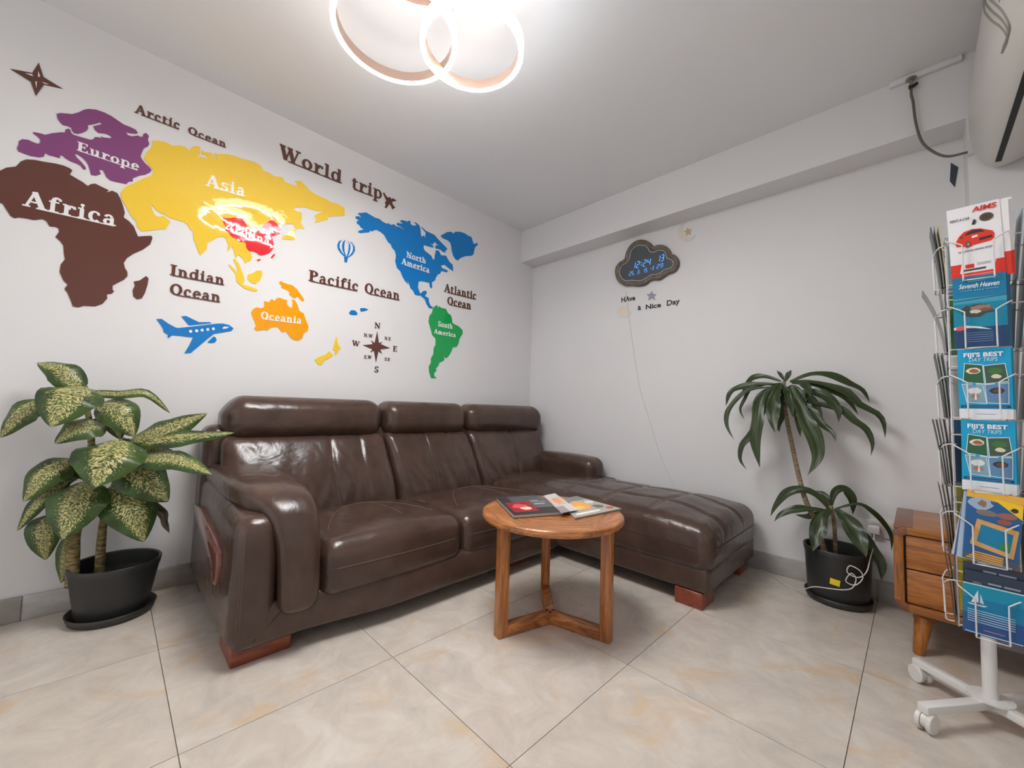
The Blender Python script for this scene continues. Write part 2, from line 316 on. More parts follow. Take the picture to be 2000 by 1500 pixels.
# ---------------------------------------------------------------- traced outlines, in metres on the walls and in the room
D={'europe': [(-3.0325,2.1035),(-3.0222,2.1121),(-2.9898,2.1258),(-2.9727,2.1425),(-2.9579,2.1632),(-2.9447,2.175),(-2.9217,2.1849),(-2.8953,2.1862),(-2.8729,2.1824),(-2.8523,2.1736),(-2.8315,2.1647),(-2.8082,2.1643),(-2.7897,2.1611),(-2.7824,2.1499),(-2.7885,2.1422),(-2.8064,2.1354),(-2.8218,2.1329),(-2.8146,2.1218),(-2.8004,2.1236),(-2.7829,2.1365),(-2.7722,2.1363),(-2.7657,2.1397),(-2.7628,2.1564),(-2.7538,2.1642),(-2.7437,2.1549),(-2.7465,2.1344),(-2.7399,2.1168),(-2.7445,2.1031),(-2.7571,2.0873),(-2.7624,2.0658),(-2.7663,2.0432),(-2.7602,2.031),(-2.7486,2.0176),(-2.7315,2.0047),(-2.7241,1.9948),(-2.73,1.9807),(-2.7451,1.9626),(-2.7631,1.9508),(-2.7854,1.9279),(-2.7845,1.9134),(-2.7983,1.9056),(-2.8051,1.8916),(-2.8316,1.8876),(-2.8564,1.8858),(-2.8705,1.8958),(-2.8805,1.9182),(-2.8856,1.923),(-2.895,1.9181),(-2.8879,1.9024),(-2.9026,1.8877),(-2.9178,1.8855),(-2.9227,1.9062),(-2.9285,1.9246),(-2.9364,1.9384),(-2.9487,1.9501),(-2.963,1.9572),(-2.972,1.9569),(-2.9643,1.9426),(-2.9497,1.9287),(-2.9371,1.9136),(-2.9341,1.9027),(-2.942,1.8991),(-2.9509,1.9124),(-2.9625,1.9157),(-2.9807,1.9175),(-2.9944,1.923),(-3.0038,1.9305),(-3.0115,1.9319),(-3.0117,1.9172),(-3.029,1.9167),(-3.0418,1.9156),(-3.0527,1.9203),(-3.0557,1.9022),(-3.0677,1.8937),(-3.0901,1.8889),(-3.1104,1.8905),(-3.1225,1.8927),(-3.1268,1.9036),(-3.1235,1.9215),(-3.1243,1.9341),(-3.1162,1.9474),(-3.1004,1.9529),(-3.0879,1.9494),(-3.0734,1.9485),(-3.0679,1.9596),(-3.0707,1.9715),(-3.0796,1.9802),(-3.0914,1.9873),(-3.0887,1.9921),(-3.0723,1.9957),(-3.0577,1.9966),(-3.0396,2.0129),(-3.0168,2.0293),(-3.005,2.0345),(-3.0037,2.0489),(-2.9964,2.0563),(-2.9908,2.0548),(-2.9878,2.0435),(-2.9806,2.0369),(-2.9522,2.0388),(-2.929,2.0408),(-2.9212,2.0484),(-2.9172,2.0593),(-2.9068,2.0647),(-2.8971,2.0643),(-2.9,2.0718),(-2.8903,2.0715),(-2.8687,2.079),(-2.8655,2.0861),(-2.8744,2.0906),(-2.8867,2.0914),(-2.908,2.0838),(-2.9193,2.0921),(-2.9249,2.1052),(-2.9171,2.113),(-2.8989,2.13),(-2.9064,2.1342),(-2.9176,2.1216),(-2.9423,2.1011),(-2.9392,2.0904),(-2.943,2.076),(-2.9558,2.0587),(-2.9688,2.0473),(-2.979,2.0465),(-2.9855,2.0534),(-2.9892,2.0653),(-2.9994,2.0668),(-3.0124,2.0632),(-3.0218,2.0718),(-3.0292,2.0849)],'africa': [(-3.1626,1.7923),(-3.148,1.8121),(-3.1248,1.8273),(-3.113,1.8551),(-3.1001,1.8693),(-3.0781,1.8775),(-3.0525,1.8813),(-3.0236,1.888),(-2.9997,1.8898),(-2.9811,1.8865),(-2.973,1.8807),(-2.9793,1.859),(-2.9602,1.8508),(-2.9408,1.8426),(-2.9241,1.8315),(-2.9152,1.844),(-2.9027,1.8518),(-2.8791,1.8447),(-2.8586,1.8395),(-2.8668,1.8253),(-2.8486,1.8417),(-2.8311,1.8375),(-2.8193,1.8148),(-2.8086,1.7839),(-2.8015,1.7565),(-2.8036,1.7332),(-2.7852,1.7222),(-2.7679,1.7031),(-2.7572,1.6763),(-2.7507,1.6607),(-2.7275,1.6709),(-2.7056,1.6792),(-2.7005,1.6695),(-2.7067,1.6365),(-2.7306,1.6034),(-2.7615,1.5738),(-2.7812,1.5479),(-2.7902,1.5229),(-2.7853,1.5019),(-2.7754,1.4846),(-2.7742,1.465),(-2.7852,1.4448),(-2.8048,1.4252),(-2.8192,1.4094),(-2.818,1.3902),(-2.8126,1.3866),(-2.8186,1.373),(-2.8351,1.3669),(-2.8322,1.3482),(-2.8455,1.3213),(-2.8675,1.3048),(-2.9025,1.3),(-2.9176,1.29),(-2.9332,1.2915),(-2.9409,1.3153),(-2.952,1.3452),(-2.9622,1.3612),(-2.9544,1.3815),(-2.9675,1.3967),(-2.9803,1.4302),(-2.9794,1.4626),(-2.969,1.4886),(-2.9734,1.5104),(-2.9773,1.5463),(-2.9873,1.5616),(-3.0017,1.5753),(-2.9929,1.6013),(-2.9953,1.6143),(-3.003,1.6185),(-3.0205,1.6147),(-3.0305,1.634),(-3.0424,1.6388),(-3.0644,1.6263),(-3.084,1.6259),(-3.1031,1.6234),(-3.1149,1.616),(-3.1247,1.622),(-3.1368,1.6437),(-3.146,1.662),(-3.1541,1.6653),(-3.1665,1.6755),(-3.1731,1.716),(-3.1712,1.7645)],'madagascar': [(-2.7516,1.4458),(-2.7323,1.4556),(-2.7119,1.4821),(-2.7021,1.4734),(-2.7038,1.4423),(-2.7104,1.4),(-2.7197,1.3726),(-2.7357,1.3652),(-2.749,1.3763),(-2.7526,1.4055),(-2.7468,1.4269)],'asia': [(-2.7298,2.1376),(-2.7144,2.1477),(-2.6953,2.153),(-2.6756,2.154),(-2.6552,2.1484),(-2.6325,2.1643),(-2.6085,2.1671),(-2.5903,2.1553),(-2.588,2.175),(-2.5714,2.1927),(-2.5536,2.1969),(-2.5487,2.1639),(-2.5576,2.1445),(-2.5606,2.1346),(-2.5435,2.1499),(-2.5161,2.1512),(-2.5147,2.159),(-2.5297,2.1637),(-2.5431,2.1619),(-2.5437,2.1829),(-2.5343,2.1781),(-2.5053,2.1875),(-2.4897,2.1782),(-2.483,2.1621),(-2.4796,2.1686),(-2.4844,2.1856),(-2.4941,2.1895),(-2.4793,2.1953),(-2.438,2.213),(-2.4028,2.2201),(-2.3744,2.2188),(-2.34,2.227),(-2.3036,2.2277),(-2.2801,2.2221),(-2.2694,2.1992),(-2.2363,2.2002),(-2.2165,2.1922),(-2.1729,2.203),(-2.1566,2.1814),(-2.1211,2.1823),(-2.0926,2.1828),(-2.0963,2.2017),(-2.1098,2.2104),(-2.0713,2.2242),(-2.0546,2.2108),(-2.0208,2.1864),(-1.9816,2.1755),(-1.9305,2.1719),(-1.8953,2.1644),(-1.8601,2.169),(-1.8112,2.1597),(-1.8085,2.1102),(-1.8615,2.0875),(-1.9102,2.0665),(-1.9092,2.0485),(-1.9828,2.0008),(-1.9758,2.0243),(-1.988,2.0438),(-1.959,2.0727),(-1.9261,2.0942),(-1.9815,2.0762),(-2.0145,2.0756),(-2.052,2.073),(-2.093,2.0543),(-2.1076,2.0371),(-2.0866,2.0335),(-2.0604,2.0346),(-2.0559,2.0011),(-2.0623,1.9754),(-2.0392,1.9425),(-2.0655,1.9393),(-2.0857,1.9265),(-2.0939,1.9352),(-2.0974,1.9513),(-2.1326,1.9417),(-2.1617,1.9257),(-2.2477,1.8321),(-2.3122,1.7623),(-2.3003,1.7124),(-2.2925,1.6959),(-2.2982,1.6781),(-2.3235,1.6523),(-2.3337,1.6759),(-2.3564,1.6903),(-2.3659,1.6691),(-2.3734,1.6853),(-2.3791,1.7097),(-2.3887,1.7277),(-2.4056,1.6913),(-2.4036,1.7282),(-2.416,1.7605),(-2.4289,1.7667),(-2.4526,1.7553),(-2.4737,1.7318),(-2.4929,1.7116),(-2.4927,1.6789),(-2.5158,1.6394),(-2.5257,1.6549),(-2.5365,1.6839),(-2.5492,1.7166),(-2.5531,1.7521),(-2.5659,1.7592),(-2.5777,1.7802),(-2.5921,1.7888),(-2.6126,1.7882),(-2.6429,1.7884),(-2.6633,1.7987),(-2.6797,1.7993),(-2.6963,1.8084),(-2.7138,1.8323),(-2.7124,1.811),(-2.6978,1.7815),(-2.6849,1.7797),(-2.6661,1.791),(-2.6418,1.771),(-2.6558,1.7304),(-2.6934,1.7109),(-2.7391,1.6888),(-2.7587,1.7077),(-2.76,1.7286),(-2.7793,1.7471),(-2.7965,1.783),(-2.813,1.8103),(-2.8211,1.8449),(-2.8083,1.8756),(-2.7776,1.9101),(-2.749,1.9441),(-2.7224,1.969),(-2.7178,1.9975),(-2.7381,2.0189),(-2.7549,2.0372),(-2.7477,2.0714),(-2.7307,2.1017)],'japan': [(-2.1202,1.9031),(-2.0906,1.9219),(-2.0846,1.8633),(-2.1072,1.8531),(-2.1322,1.8478),(-2.1544,1.8434),(-2.1529,1.8608),(-2.1289,1.8773)],'sumatra': [(-2.3781,1.6578),(-2.3723,1.6673),(-2.349,1.6398),(-2.3287,1.5926),(-2.32,1.5578),(-2.3253,1.5354),(-2.2941,1.5324),(-2.2596,1.5245),(-2.259,1.5139),(-2.2792,1.5092),(-2.3152,1.5141),(-2.3335,1.5255),(-2.3562,1.5436),(-2.363,1.5836),(-2.3813,1.6048),(-2.3973,1.6237),(-2.3912,1.628),(-2.3596,1.6002),(-2.3505,1.5921),(-2.3588,1.6214)],'borneo': [(-2.3068,1.5957),(-2.2851,1.6094),(-2.268,1.6274),(-2.243,1.6341),(-2.2393,1.6106),(-2.2488,1.5756),(-2.2681,1.552),(-2.2909,1.5544),(-2.3076,1.5716)],'china': [(-2.4356,1.8687),(-2.4185,1.8687),(-2.3928,1.8819),(-2.3787,1.8896),(-2.3629,1.9044),(-2.3542,1.9011),(-2.3469,1.8845),(-2.3335,1.8739),(-2.3283,1.8602),(-2.3085,1.8541),(-2.2843,1.852),(-2.269,1.8559),(-2.2608,1.868),(-2.2531,1.8892),(-2.2361,1.9085),(-2.2168,1.9328),(-2.203,1.9338),(-2.181,1.92),(-2.1596,1.9194),(-2.168,1.9001),(-2.1836,1.8839),(-2.1647,1.8849),(-2.1665,1.8734),(-2.2001,1.8459),(-2.2118,1.8474),(-2.2013,1.8268),(-2.1939,1.7996),(-2.1928,1.7812),(-2.2041,1.7563),(-2.2169,1.7391),(-2.2388,1.7246),(-2.2563,1.7168),(-2.277,1.7289),(-2.2924,1.7294),(-2.3095,1.7243),(-2.3209,1.7362),(-2.3262,1.7526),(-2.3246,1.7608),(-2.34,1.7687),(-2.3522,1.761),(-2.3716,1.7712),(-2.3864,1.7765),(-2.3971,1.7831),(-2.4038,1.7934),(-2.4206,1.8027),(-2.4252,1.8287),(-2.4352,1.8451)],'hainan': [(-2.2702,1.6879),(-2.2552,1.6974),(-2.2516,1.6932),(-2.261,1.6827),(-2.2688,1.6831)],'taiwan': [(-2.2033,1.7218),(-2.1939,1.7406),(-2.185,1.7473),(-2.1835,1.741),(-2.195,1.7189),(-2.2017,1.7156)],'australia': [(-2.2785,1.3896),(-2.2738,1.4076),(-2.2601,1.4223),(-2.2306,1.4247),(-2.2193,1.4357),(-2.2226,1.4664),(-2.1968,1.4649),(-2.1915,1.4801),(-2.1841,1.4852),(-2.1698,1.4776),(-2.1614,1.4954),(-2.1461,1.5023),(-2.1235,1.4965),(-2.1059,1.4967),(-2.1095,1.476),(-2.0957,1.4608),(-2.0789,1.4533),(-2.0771,1.4791),(-2.0804,1.5076),(-2.0653,1.5035),(-2.0507,1.4809),(-2.0386,1.4466),(-2.0144,1.4365),(-2.0063,1.4157),(-1.9945,1.3882),(-1.9827,1.3641),(-1.9847,1.3377),(-2.0074,1.3156),(-2.0127,1.2891),(-2.0318,1.2698),(-2.0551,1.2701),(-2.0754,1.2799),(-2.0895,1.2994),(-2.1034,1.3152),(-2.122,1.3051),(-2.1389,1.3238),(-2.1488,1.3328),(-2.1823,1.3237),(-2.1934,1.3044),(-2.2146,1.3062),(-2.2466,1.2942),(-2.2602,1.3023),(-2.2527,1.3224),(-2.2613,1.3449),(-2.2746,1.3732)],'guinea': [(-2.1544,1.5899),(-2.1439,1.5997),(-2.1356,1.5945),(-2.1097,1.5901),(-2.0835,1.5891),(-2.0592,1.571),(-2.0341,1.5435),(-2.0175,1.5212),(-2.0168,1.5084),(-2.0304,1.5092),(-2.0501,1.5289),(-2.0586,1.5307),(-2.0596,1.5195),(-2.076,1.5177),(-2.0998,1.5324),(-2.0955,1.5425),(-2.1076,1.5543),(-2.1417,1.5625),(-2.1377,1.5742),(-2.1524,1.5832)],'nz1': [(-1.819,1.3213),(-1.8096,1.3246),(-1.808,1.2956),(-1.7991,1.2734),(-1.7828,1.2559),(-1.7975,1.2443),(-1.8041,1.2259),(-1.8108,1.2096),(-1.8186,1.2126),(-1.8179,1.234),(-1.837,1.2393),(-1.8291,1.2655),(-1.8266,1.2891)],'nz2': [(-1.9383,1.1668),(-1.9163,1.1861),(-1.8776,1.2038),(-1.8551,1.2294),(-1.8317,1.211),(-1.8366,1.1989),(-1.8579,1.1812),(-1.8794,1.1712),(-1.8957,1.1392),(-1.9119,1.1395),(-1.9288,1.1547)],'namerica': [(-1.7242,2.158),(-1.699,2.1701),(-1.6697,2.1841),(-1.6428,2.1791),(-1.6036,2.1708),(-1.5722,2.1739),(-1.5558,2.1652),(-1.5231,2.1595),(-1.5072,2.1671),(-1.4863,2.1627),(-1.4661,2.1758),(-1.4444,2.1656),(-1.4277,2.1715),(-1.4061,2.169),(-1.3903,2.1584),(-1.3921,2.1679),(-1.4152,2.1778),(-1.4451,2.1773),(-1.4417,2.1943),(-1.412,2.1989),(-1.3972,2.2062),(-1.4213,2.2136),(-1.409,2.226),(-1.3788,2.2309),(-1.3655,2.2296),(-1.3485,2.2438),(-1.3349,2.2406),(-1.3387,2.227),(-1.3202,2.2172),(-1.2934,2.2267),(-1.2871,2.2371),(-1.3103,2.2453),(-1.2899,2.2485),(-1.2665,2.2403),(-1.2538,2.2198),(-1.2469,2.1765),(-1.2414,2.1596),(-1.2211,2.1768),(-1.2035,2.1575),(-1.2094,2.1807),(-1.2058,2.2029),(-1.2327,2.2188),(-1.2499,2.2357),(-1.2041,2.2161),(-1.131,2.2111),(-1.0924,2.1863),(-1.0678,2.1738),(-1.0178,2.1483),(-1.0049,2.1368),(-1.0226,2.121),(-1.0219,2.1057),(-1.0462,2.1035),(-1.0648,2.1132),(-1.1006,2.1124),(-1.1183,2.111),(-1.1135,2.1338),(-1.0844,2.1455),(-1.1053,2.1465),(-1.1206,2.1569),(-1.1346,2.1448),(-1.137,2.134),(-1.1687,2.1314),(-1.1365,2.124),(-1.1357,2.1091),(-1.1703,2.1059),(-1.2156,2.1041),(-1.2203,2.0853),(-1.208,2.0644),(-1.1791,2.0533),(-1.1498,2.042),(-1.1312,2.0173),(-1.1199,2.0256),(-1.1185,2.0563),(-1.1089,2.0997),(-1.0822,2.1002),(-1.0628,2.0728),(-1.0146,2.082),(-1.0014,2.0651),(-0.9817,2.0448),(-0.9495,2.0278),(-0.9407,1.9778),(-0.979,1.9883),(-1.0106,2.0004),(-1.0232,2.0072),(-1.0588,1.9922),(-1.0459,1.9753),(-1.0093,1.9749),(-0.9903,1.9645),(-1.0082,1.952),(-1.0387,1.9516),(-1.0566,1.9468),(-1.0617,1.9277),(-1.0849,1.914),(-1.1011,1.8845),(-1.1059,1.8632),(-1.134,1.8412),(-1.1292,1.8024),(-1.1374,1.793),(-1.1524,1.8068),(-1.1537,1.8313),(-1.1849,1.831),(-1.224,1.8287),(-1.2483,1.8178),(-1.2515,1.7734),(-1.2333,1.7388),(-1.2276,1.7352),(-1.2038,1.7602),(-1.1788,1.766),(-1.1751,1.7471),(-1.1908,1.7239),(-1.1565,1.7167),(-1.1522,1.688),(-1.1365,1.6616),(-1.116,1.6558),(-1.1183,1.6429),(-1.1469,1.6397),(-1.1709,1.6644),(-1.1896,1.6997),(-1.2296,1.7202),(-1.2457,1.7142),(-1.2729,1.7153),(-1.2903,1.7402),(-1.3124,1.7541),(-1.3214,1.7758),(-1.3415,1.8089),(-1.3414,1.8065),(-1.3334,1.7785),(-1.3607,1.7977),(-1.3793,1.8208),(-1.3984,1.8554),(-1.4248,1.8719),(-1.4418,1.9142),(-1.4378,1.9586),(-1.4478,1.987),(-1.4696,2.0039),(-1.4833,2.0269),(-1.5001,2.0332),(-1.5176,2.0547),(-1.5349,2.076),(-1.5596,2.0869),(-1.5877,2.0927),(-1.6068,2.0842),(-1.6196,2.0703),(-1.6334,2.0751),(-1.6401,2.0577),(-1.6661,2.0471),(-1.6989,2.0322),(-1.7174,2.0334),(-1.7107,2.0449),(-1.6782,2.0634),(-1.7011,2.0722),(-1.709,2.0823),(-1.7277,2.0886),(-1.7267,2.1037),(-1.7106,2.1113),(-1.7386,2.1214),(-1.7339,2.1342),(-1.7122,2.1403),(-1.697,2.1329),(-1.705,2.1448)],'greenland': [(-1.0733,2.2234),(-1.0471,2.245),(-1.0176,2.2705),(-0.9747,2.2877),(-0.9553,2.2785),(-0.9372,2.3005),(-0.8925,2.3157),(-0.8465,2.3205),(-0.8057,2.3124),(-0.7715,2.3128),(-0.76,2.2891),(-0.7448,2.2609),(-0.7072,2.2839),(-0.6995,2.2697),(-0.7297,2.238),(-0.7385,2.2022),(-0.7441,2.1729),(-0.7641,2.156),(-0.8243,2.1355),(-0.8759,2.1043),(-0.9006,2.0759),(-0.9266,2.0816),(-0.9501,2.1063),(-0.9646,2.1439),(-0.9689,2.1688),(-0.9797,2.1968),(-1.0084,2.2085),(-1.0514,2.21)],'samerica': [(-1.1159,1.6438),(-1.0977,1.6664),(-1.0761,1.6803),(-1.0721,1.6573),(-1.0589,1.6743),(-1.0415,1.6658),(-1.0186,1.6656),(-0.9955,1.6654),(-0.9766,1.6375),(-0.9465,1.6237),(-0.933,1.5919),(-0.9318,1.5676),(-0.9136,1.561),(-0.8644,1.5495),(-0.8262,1.5259),(-0.8247,1.4961),(-0.8536,1.452),(-0.8637,1.406),(-0.8808,1.3816),(-0.9165,1.3745),(-0.927,1.344),(-0.9542,1.2972),(-0.9766,1.2803),(-1.0033,1.2964),(-0.9907,1.274),(-0.9986,1.2588),(-1.0375,1.2406),(-1.0421,1.2212),(-1.0685,1.1906),(-1.057,1.1822),(-1.0806,1.1568),(-1.0767,1.1338),(-1.054,1.1216),(-1.1032,1.1156),(-1.1244,1.1624),(-1.1292,1.2035),(-1.1117,1.233),(-1.1134,1.2653),(-1.0932,1.3002),(-1.0928,1.347),(-1.0775,1.3725),(-1.0799,1.4192),(-1.1113,1.4427),(-1.1272,1.487),(-1.1488,1.5393),(-1.1428,1.5824),(-1.1199,1.6148)],'isle1': [(-1.7443,1.4946),(-1.7313,1.5112),(-1.7072,1.5139),(-1.69,1.499),(-1.6934,1.4862),(-1.7215,1.4809),(-1.7417,1.4831)],'isle2': [(-1.6755,1.5344),(-1.6467,1.5423),(-1.6167,1.5379),(-1.6373,1.5255),(-1.6681,1.5134)],'bal1': [(-1.8125,1.9522),(-1.8353,1.9327),(-1.8429,1.9077),(-1.839,1.8826),(-1.8204,1.862),(-1.7955,1.8448),(-1.7903,1.852),(-1.8136,1.8716),(-1.8276,1.8937),(-1.8289,1.9159),(-1.8227,1.9368)],'bal2': [(-1.7932,1.9577),(-1.8099,1.9371),(-1.8138,1.9093),(-1.8088,1.8844),(-1.7964,1.8616),(-1.7883,1.8488),(-1.7848,1.8536),(-1.7954,1.8771),(-1.7989,1.9064),(-1.7985,1.9332)],'bal3': [(-1.7811,1.9559),(-1.7707,1.9382),(-1.7709,1.9075),(-1.7748,1.8757),(-1.7809,1.851),(-1.7735,1.8513),(-1.7637,1.879),(-1.759,1.9111),(-1.7631,1.9368)],'bal4': [(-1.7661,1.9569),(-1.7461,1.9383),(-1.7411,1.9167),(-1.7454,1.8922),(-1.761,1.8645),(-1.7734,1.8494),(-1.7676,1.8472),(-1.7425,1.8738),(-1.7289,1.905),(-1.7322,1.931),(-1.7505,1.9504)],'bal5': [(-1.7967,1.8463),(-1.7717,1.8537),(-1.7736,1.834),(-1.7751,1.8127),(-1.7924,1.8096),(-1.7948,1.8317)],'plane1': [(-2.6627,1.2848),(-2.6445,1.2897),(-2.6182,1.2709),(-2.5918,1.2568),(-2.5813,1.2551),(-2.5425,1.2667),(-2.4503,1.2962),(-2.4278,1.3037),(-2.4017,1.3082),(-2.3747,1.3055),(-2.3542,1.2906),(-2.3638,1.2743),(-2.3989,1.2615),(-2.436,1.2486),(-2.4625,1.2162),(-2.4935,1.1768),(-2.5238,1.1383),(-2.5489,1.1336),(-2.5317,1.1787),(-2.5206,1.2182),(-2.5447,1.2164),(-2.5686,1.218),(-2.6021,1.2163),(-2.6089,1.2035),(-2.6177,1.2022),(-2.6147,1.2144),(-2.6344,1.2281),(-2.6338,1.2382),(-2.6451,1.2596)],'plane2': [(-2.5719,1.3148),(-2.5538,1.3206),(-2.501,1.2981),(-2.4567,1.3065),(-2.4507,1.3015),(-2.4948,1.2886),(-2.5403,1.2747)],'plane3': [(-2.4615,1.2004),(-2.438,1.234),(-2.4292,1.2317),(-2.4226,1.2184),(-2.4303,1.203),(-2.4472,1.1978)],'planewin': [(-2.5313,1.2461),(-2.5078,1.2526),(-2.4861,1.2595),(-2.4633,1.2667),(-2.4404,1.274)],'cockpit': [(-2.4019,1.2864),(-2.3949,1.293),(-2.3741,1.2946),(-2.3825,1.2859),(-2.4,1.2795)],'rose1': [(-1.5487,1.4017),(-1.5312,1.3223),(-1.4494,1.3004),(-1.531,1.2782),(-1.546,1.1887),(-1.5659,1.2739),(-1.6437,1.2947),(-1.5637,1.3137)],'rose2': [(-1.5075,1.3382),(-1.5298,1.2973),(-1.5043,1.2528),(-1.5485,1.276),(-1.5906,1.2522),(-1.5669,1.2925),(-1.5887,1.336),(-1.5505,1.3134)],'star': [(-3.1651,2.2182),(-3.1089,2.2369),(-3.0945,2.2911),(-3.0785,2.2383),(-3.0227,2.2205),(-3.075,2.2066),(-3.0933,2.1461),(-3.1104,2.198)],'slit0': [(-3.0934,2.2535),(-3.0866,2.2345),(-3.0927,2.2293)],'slit1': [(-3.0986,2.2054),(-3.0941,2.2082),(-3.0941,2.1791)],'slit2': [(-3.1271,2.2239),(-3.1085,2.2313),(-3.1053,2.2235)],'slit3': [(-3.0812,2.2154),(-3.0614,2.2159),(-3.0724,2.2109)],'jet': [(-1.5577,2.3631),(-1.5507,2.3707),(-1.5245,2.3457),(-1.4999,2.3557),(-1.4942,2.3435),(-1.4847,2.357),(-1.4535,2.3501),(-1.4882,2.3267),(-1.477,2.307),(-1.4612,2.2987),(-1.4829,2.2735),(-1.486,2.2843),(-1.505,2.3081),(-1.5278,2.2659),(-1.5403,2.2682),(-1.534,2.2896),(-1.5399,2.3063),(-1.5306,2.3194)],'cloud_out': [(0.9026,2.011),(0.9093,2.0493),(0.9378,2.0823),(0.9839,2.1006),(0.9953,2.1402),(1.0212,2.1855),(1.0622,2.2131),(1.1095,2.2179),(1.1559,2.2029),(1.1887,2.178),(1.2114,2.1468),(1.221,2.1349),(1.2462,2.1386),(1.2834,2.1321),(1.3171,2.112),(1.3414,2.0784),(1.3535,2.0471),(1.3801,2.0325),(1.4007,2.0007),(1.4067,1.9639),(1.3924,1.9318),(1.3691,1.9134),(1.3277,1.9077),(1.2976,1.8932),(1.2609,1.8798),(1.2044,1.8885),(1.1597,1.8667),(1.1138,1.8621),(1.0735,1.8701),(1.0393,1.8813),(0.9906,1.8891),(0.9476,1.9159),(0.9181,1.9548)],'cloud_in': [(0.9391,2.003),(0.9457,2.0343),(0.9633,2.0565),(1.0019,2.0701),(1.0259,2.0999),(1.0323,2.1371),(1.0526,2.1674),(1.0898,2.1799),(1.1233,2.1739),(1.1564,2.1586),(1.1795,2.1304),(1.1894,2.1091),(1.2087,2.0947),(1.234,2.0974),(1.2652,2.0985),(1.2961,2.0861),(1.3133,2.0616),(1.3208,2.0265),(1.3448,2.0115),(1.3657,1.9915),(1.3688,1.9669),(1.3512,1.9472),(1.3214,1.9451),(1.2972,1.9416),(1.2729,1.9258),(1.2356,1.9236),(1.1976,1.927),(1.1657,1.9122),(1.1265,1.9016),(1.0865,1.9068),(1.0456,1.9197),(0.9971,1.9253),(0.9613,1.9523)],'moon': [(1.4476,2.258),(1.4131,2.2509),(1.3928,2.221),(1.3931,2.1789),(1.4137,2.1401),(1.4482,2.1167),(1.4821,2.115),(1.5043,2.1291),(1.5153,2.1522),(1.4932,2.1382),(1.4595,2.1449),(1.4337,2.1701),(1.422,2.2063),(1.4276,2.2404)],'moonstar': [(1.462,2.218),(1.4677,2.1985),(1.4902,2.1947),(1.4774,2.1809),(1.4847,2.1582),(1.465,2.171),(1.448,2.16),(1.448,2.1808),(1.4307,2.1977),(1.4507,2.1989)],'greystar': [(1.1983,1.8136),(1.21,1.7867),(1.2353,1.7802),(1.2178,1.7668),(1.2263,1.7376),(1.1989,1.7559),(1.172,1.7438),(1.1769,1.7741),(1.1572,1.7944),(1.1857,1.793)],'peach': [(0.9124,1.6793),(0.9155,1.7118),(0.9404,1.7341),(0.969,1.7361),(0.9974,1.7218),(1.0117,1.697),(1.0362,1.6773),(1.0262,1.6467),(0.9845,1.643),(0.9346,1.65)],'tape': [(2.7086,2.1575),(2.7326,2.1245),(2.7188,2.0311),(2.7031,2.0677)],'clockcord': [(0.9866,1.8439),(1.0204,1.6168),(1.0624,1.3552),(1.1158,1.0817),(1.1906,0.8562),(1.2775,0.6058),(1.345,0.4713),(1.3813,0.3892)],'socket': [(2.3721,0.3847),(2.4603,0.3737),(2.463,0.3192),(2.3751,0.3285)]}
TX={'Arctic': ('Arctic',-2.7999,2.2417,-2.6348,2.2439,0.0422),'Arctic2': ('Ocean',-2.6044,2.2429,-2.4444,2.2448,0.0371),'World': ('World',-2.1978,2.3105,-1.8397,2.3104,0.0829),'trip': ('trip',-1.775,2.3061,-1.5624,2.3139,0.0871),'Europe': ('Europe',-2.9675,1.9741,-2.7671,1.9715,0.0404),'Africa': ('Africa',-3.0984,1.6761,-2.8264,1.6826,0.0661),'Asia': ('Asia',-2.5201,2.007,-2.3459,2.0173,0.062),'China': ('China',-2.3793,1.7953,-2.2155,1.7922,0.0408),'Indian': ('Indian',-2.6286,1.5103,-2.4075,1.5118,0.052),'Indian2': ('Ocean',-2.6235,1.4165,-2.4186,1.4174,0.0536),'Pacific': ('Pacific',-1.9999,1.6387,-1.6933,1.6438,0.0661),'Pacific2': ('Ocean',-1.652,1.6436,-1.3939,1.6473,0.0682),'Atlantic': ('Atlantic',-1.0208,1.7968,-0.6973,1.8031,0.0641),'Atlantic2': ('Ocean',-0.9869,1.7037,-0.7478,1.7105,0.0632),'Oceania': ('Oceania',-2.2344,1.3634,-2.0225,1.3714,0.042),'North': ('North',-1.3588,1.972,-1.194,1.969,0.0408),'North2': ('America',-1.3948,1.9118,-1.1607,1.9063,0.0425),'South': ('South',-1.0654,1.5207,-0.9265,1.5196,0.0369),'South2': ('America',-1.0984,1.4588,-0.8936,1.4585,0.0339),'N': ('N',-1.5695,1.4214,-1.5276,1.4228,0.0377),'S': ('S',-1.5548,1.1235,-1.5249,1.1232,0.0407),'W': ('W',-1.7147,1.2833,-1.6624,1.2801,0.0349),'E': ('E',-1.4279,1.2803,-1.3936,1.2815,0.039),'NW': ('N.W',-1.6396,1.3504,-1.5775,1.3522,0.0241),'NE': ('N.E',-1.4933,1.3517,-1.4458,1.3533,0.0227),'SW': ('S.W',-1.6306,1.2086,-1.5776,1.2095,0.0227),'SE': ('S.E',-1.4849,1.2098,-1.4447,1.2098,0.0215),'bHave': ('HAve',0.9471,1.7691,1.0657,1.7664,0.0388),'ba': ('a',1.087,1.6855,1.1137,1.6845,0.0313),'bNice': ('Nice',1.1519,1.6805,1.2704,1.6804,0.0348),'bDay': ('Day',1.313,1.682,1.4073,1.6844,0.0372),'clk1': ('12:24',1.0432,2.0077,1.1988,2.0061,0.0459),'clk2': ('13',1.2442,2.0137,1.2997,2.0124,0.045),'clk3': ('25. 3. 15',1.0197,1.9595,1.1736,1.956,0.0296),'clk4': ('-3',1.1864,1.9656,1.2233,1.9634,0.0243),'clk5': ('29',1.2403,1.9656,1.2958,1.9662,0.0284)}
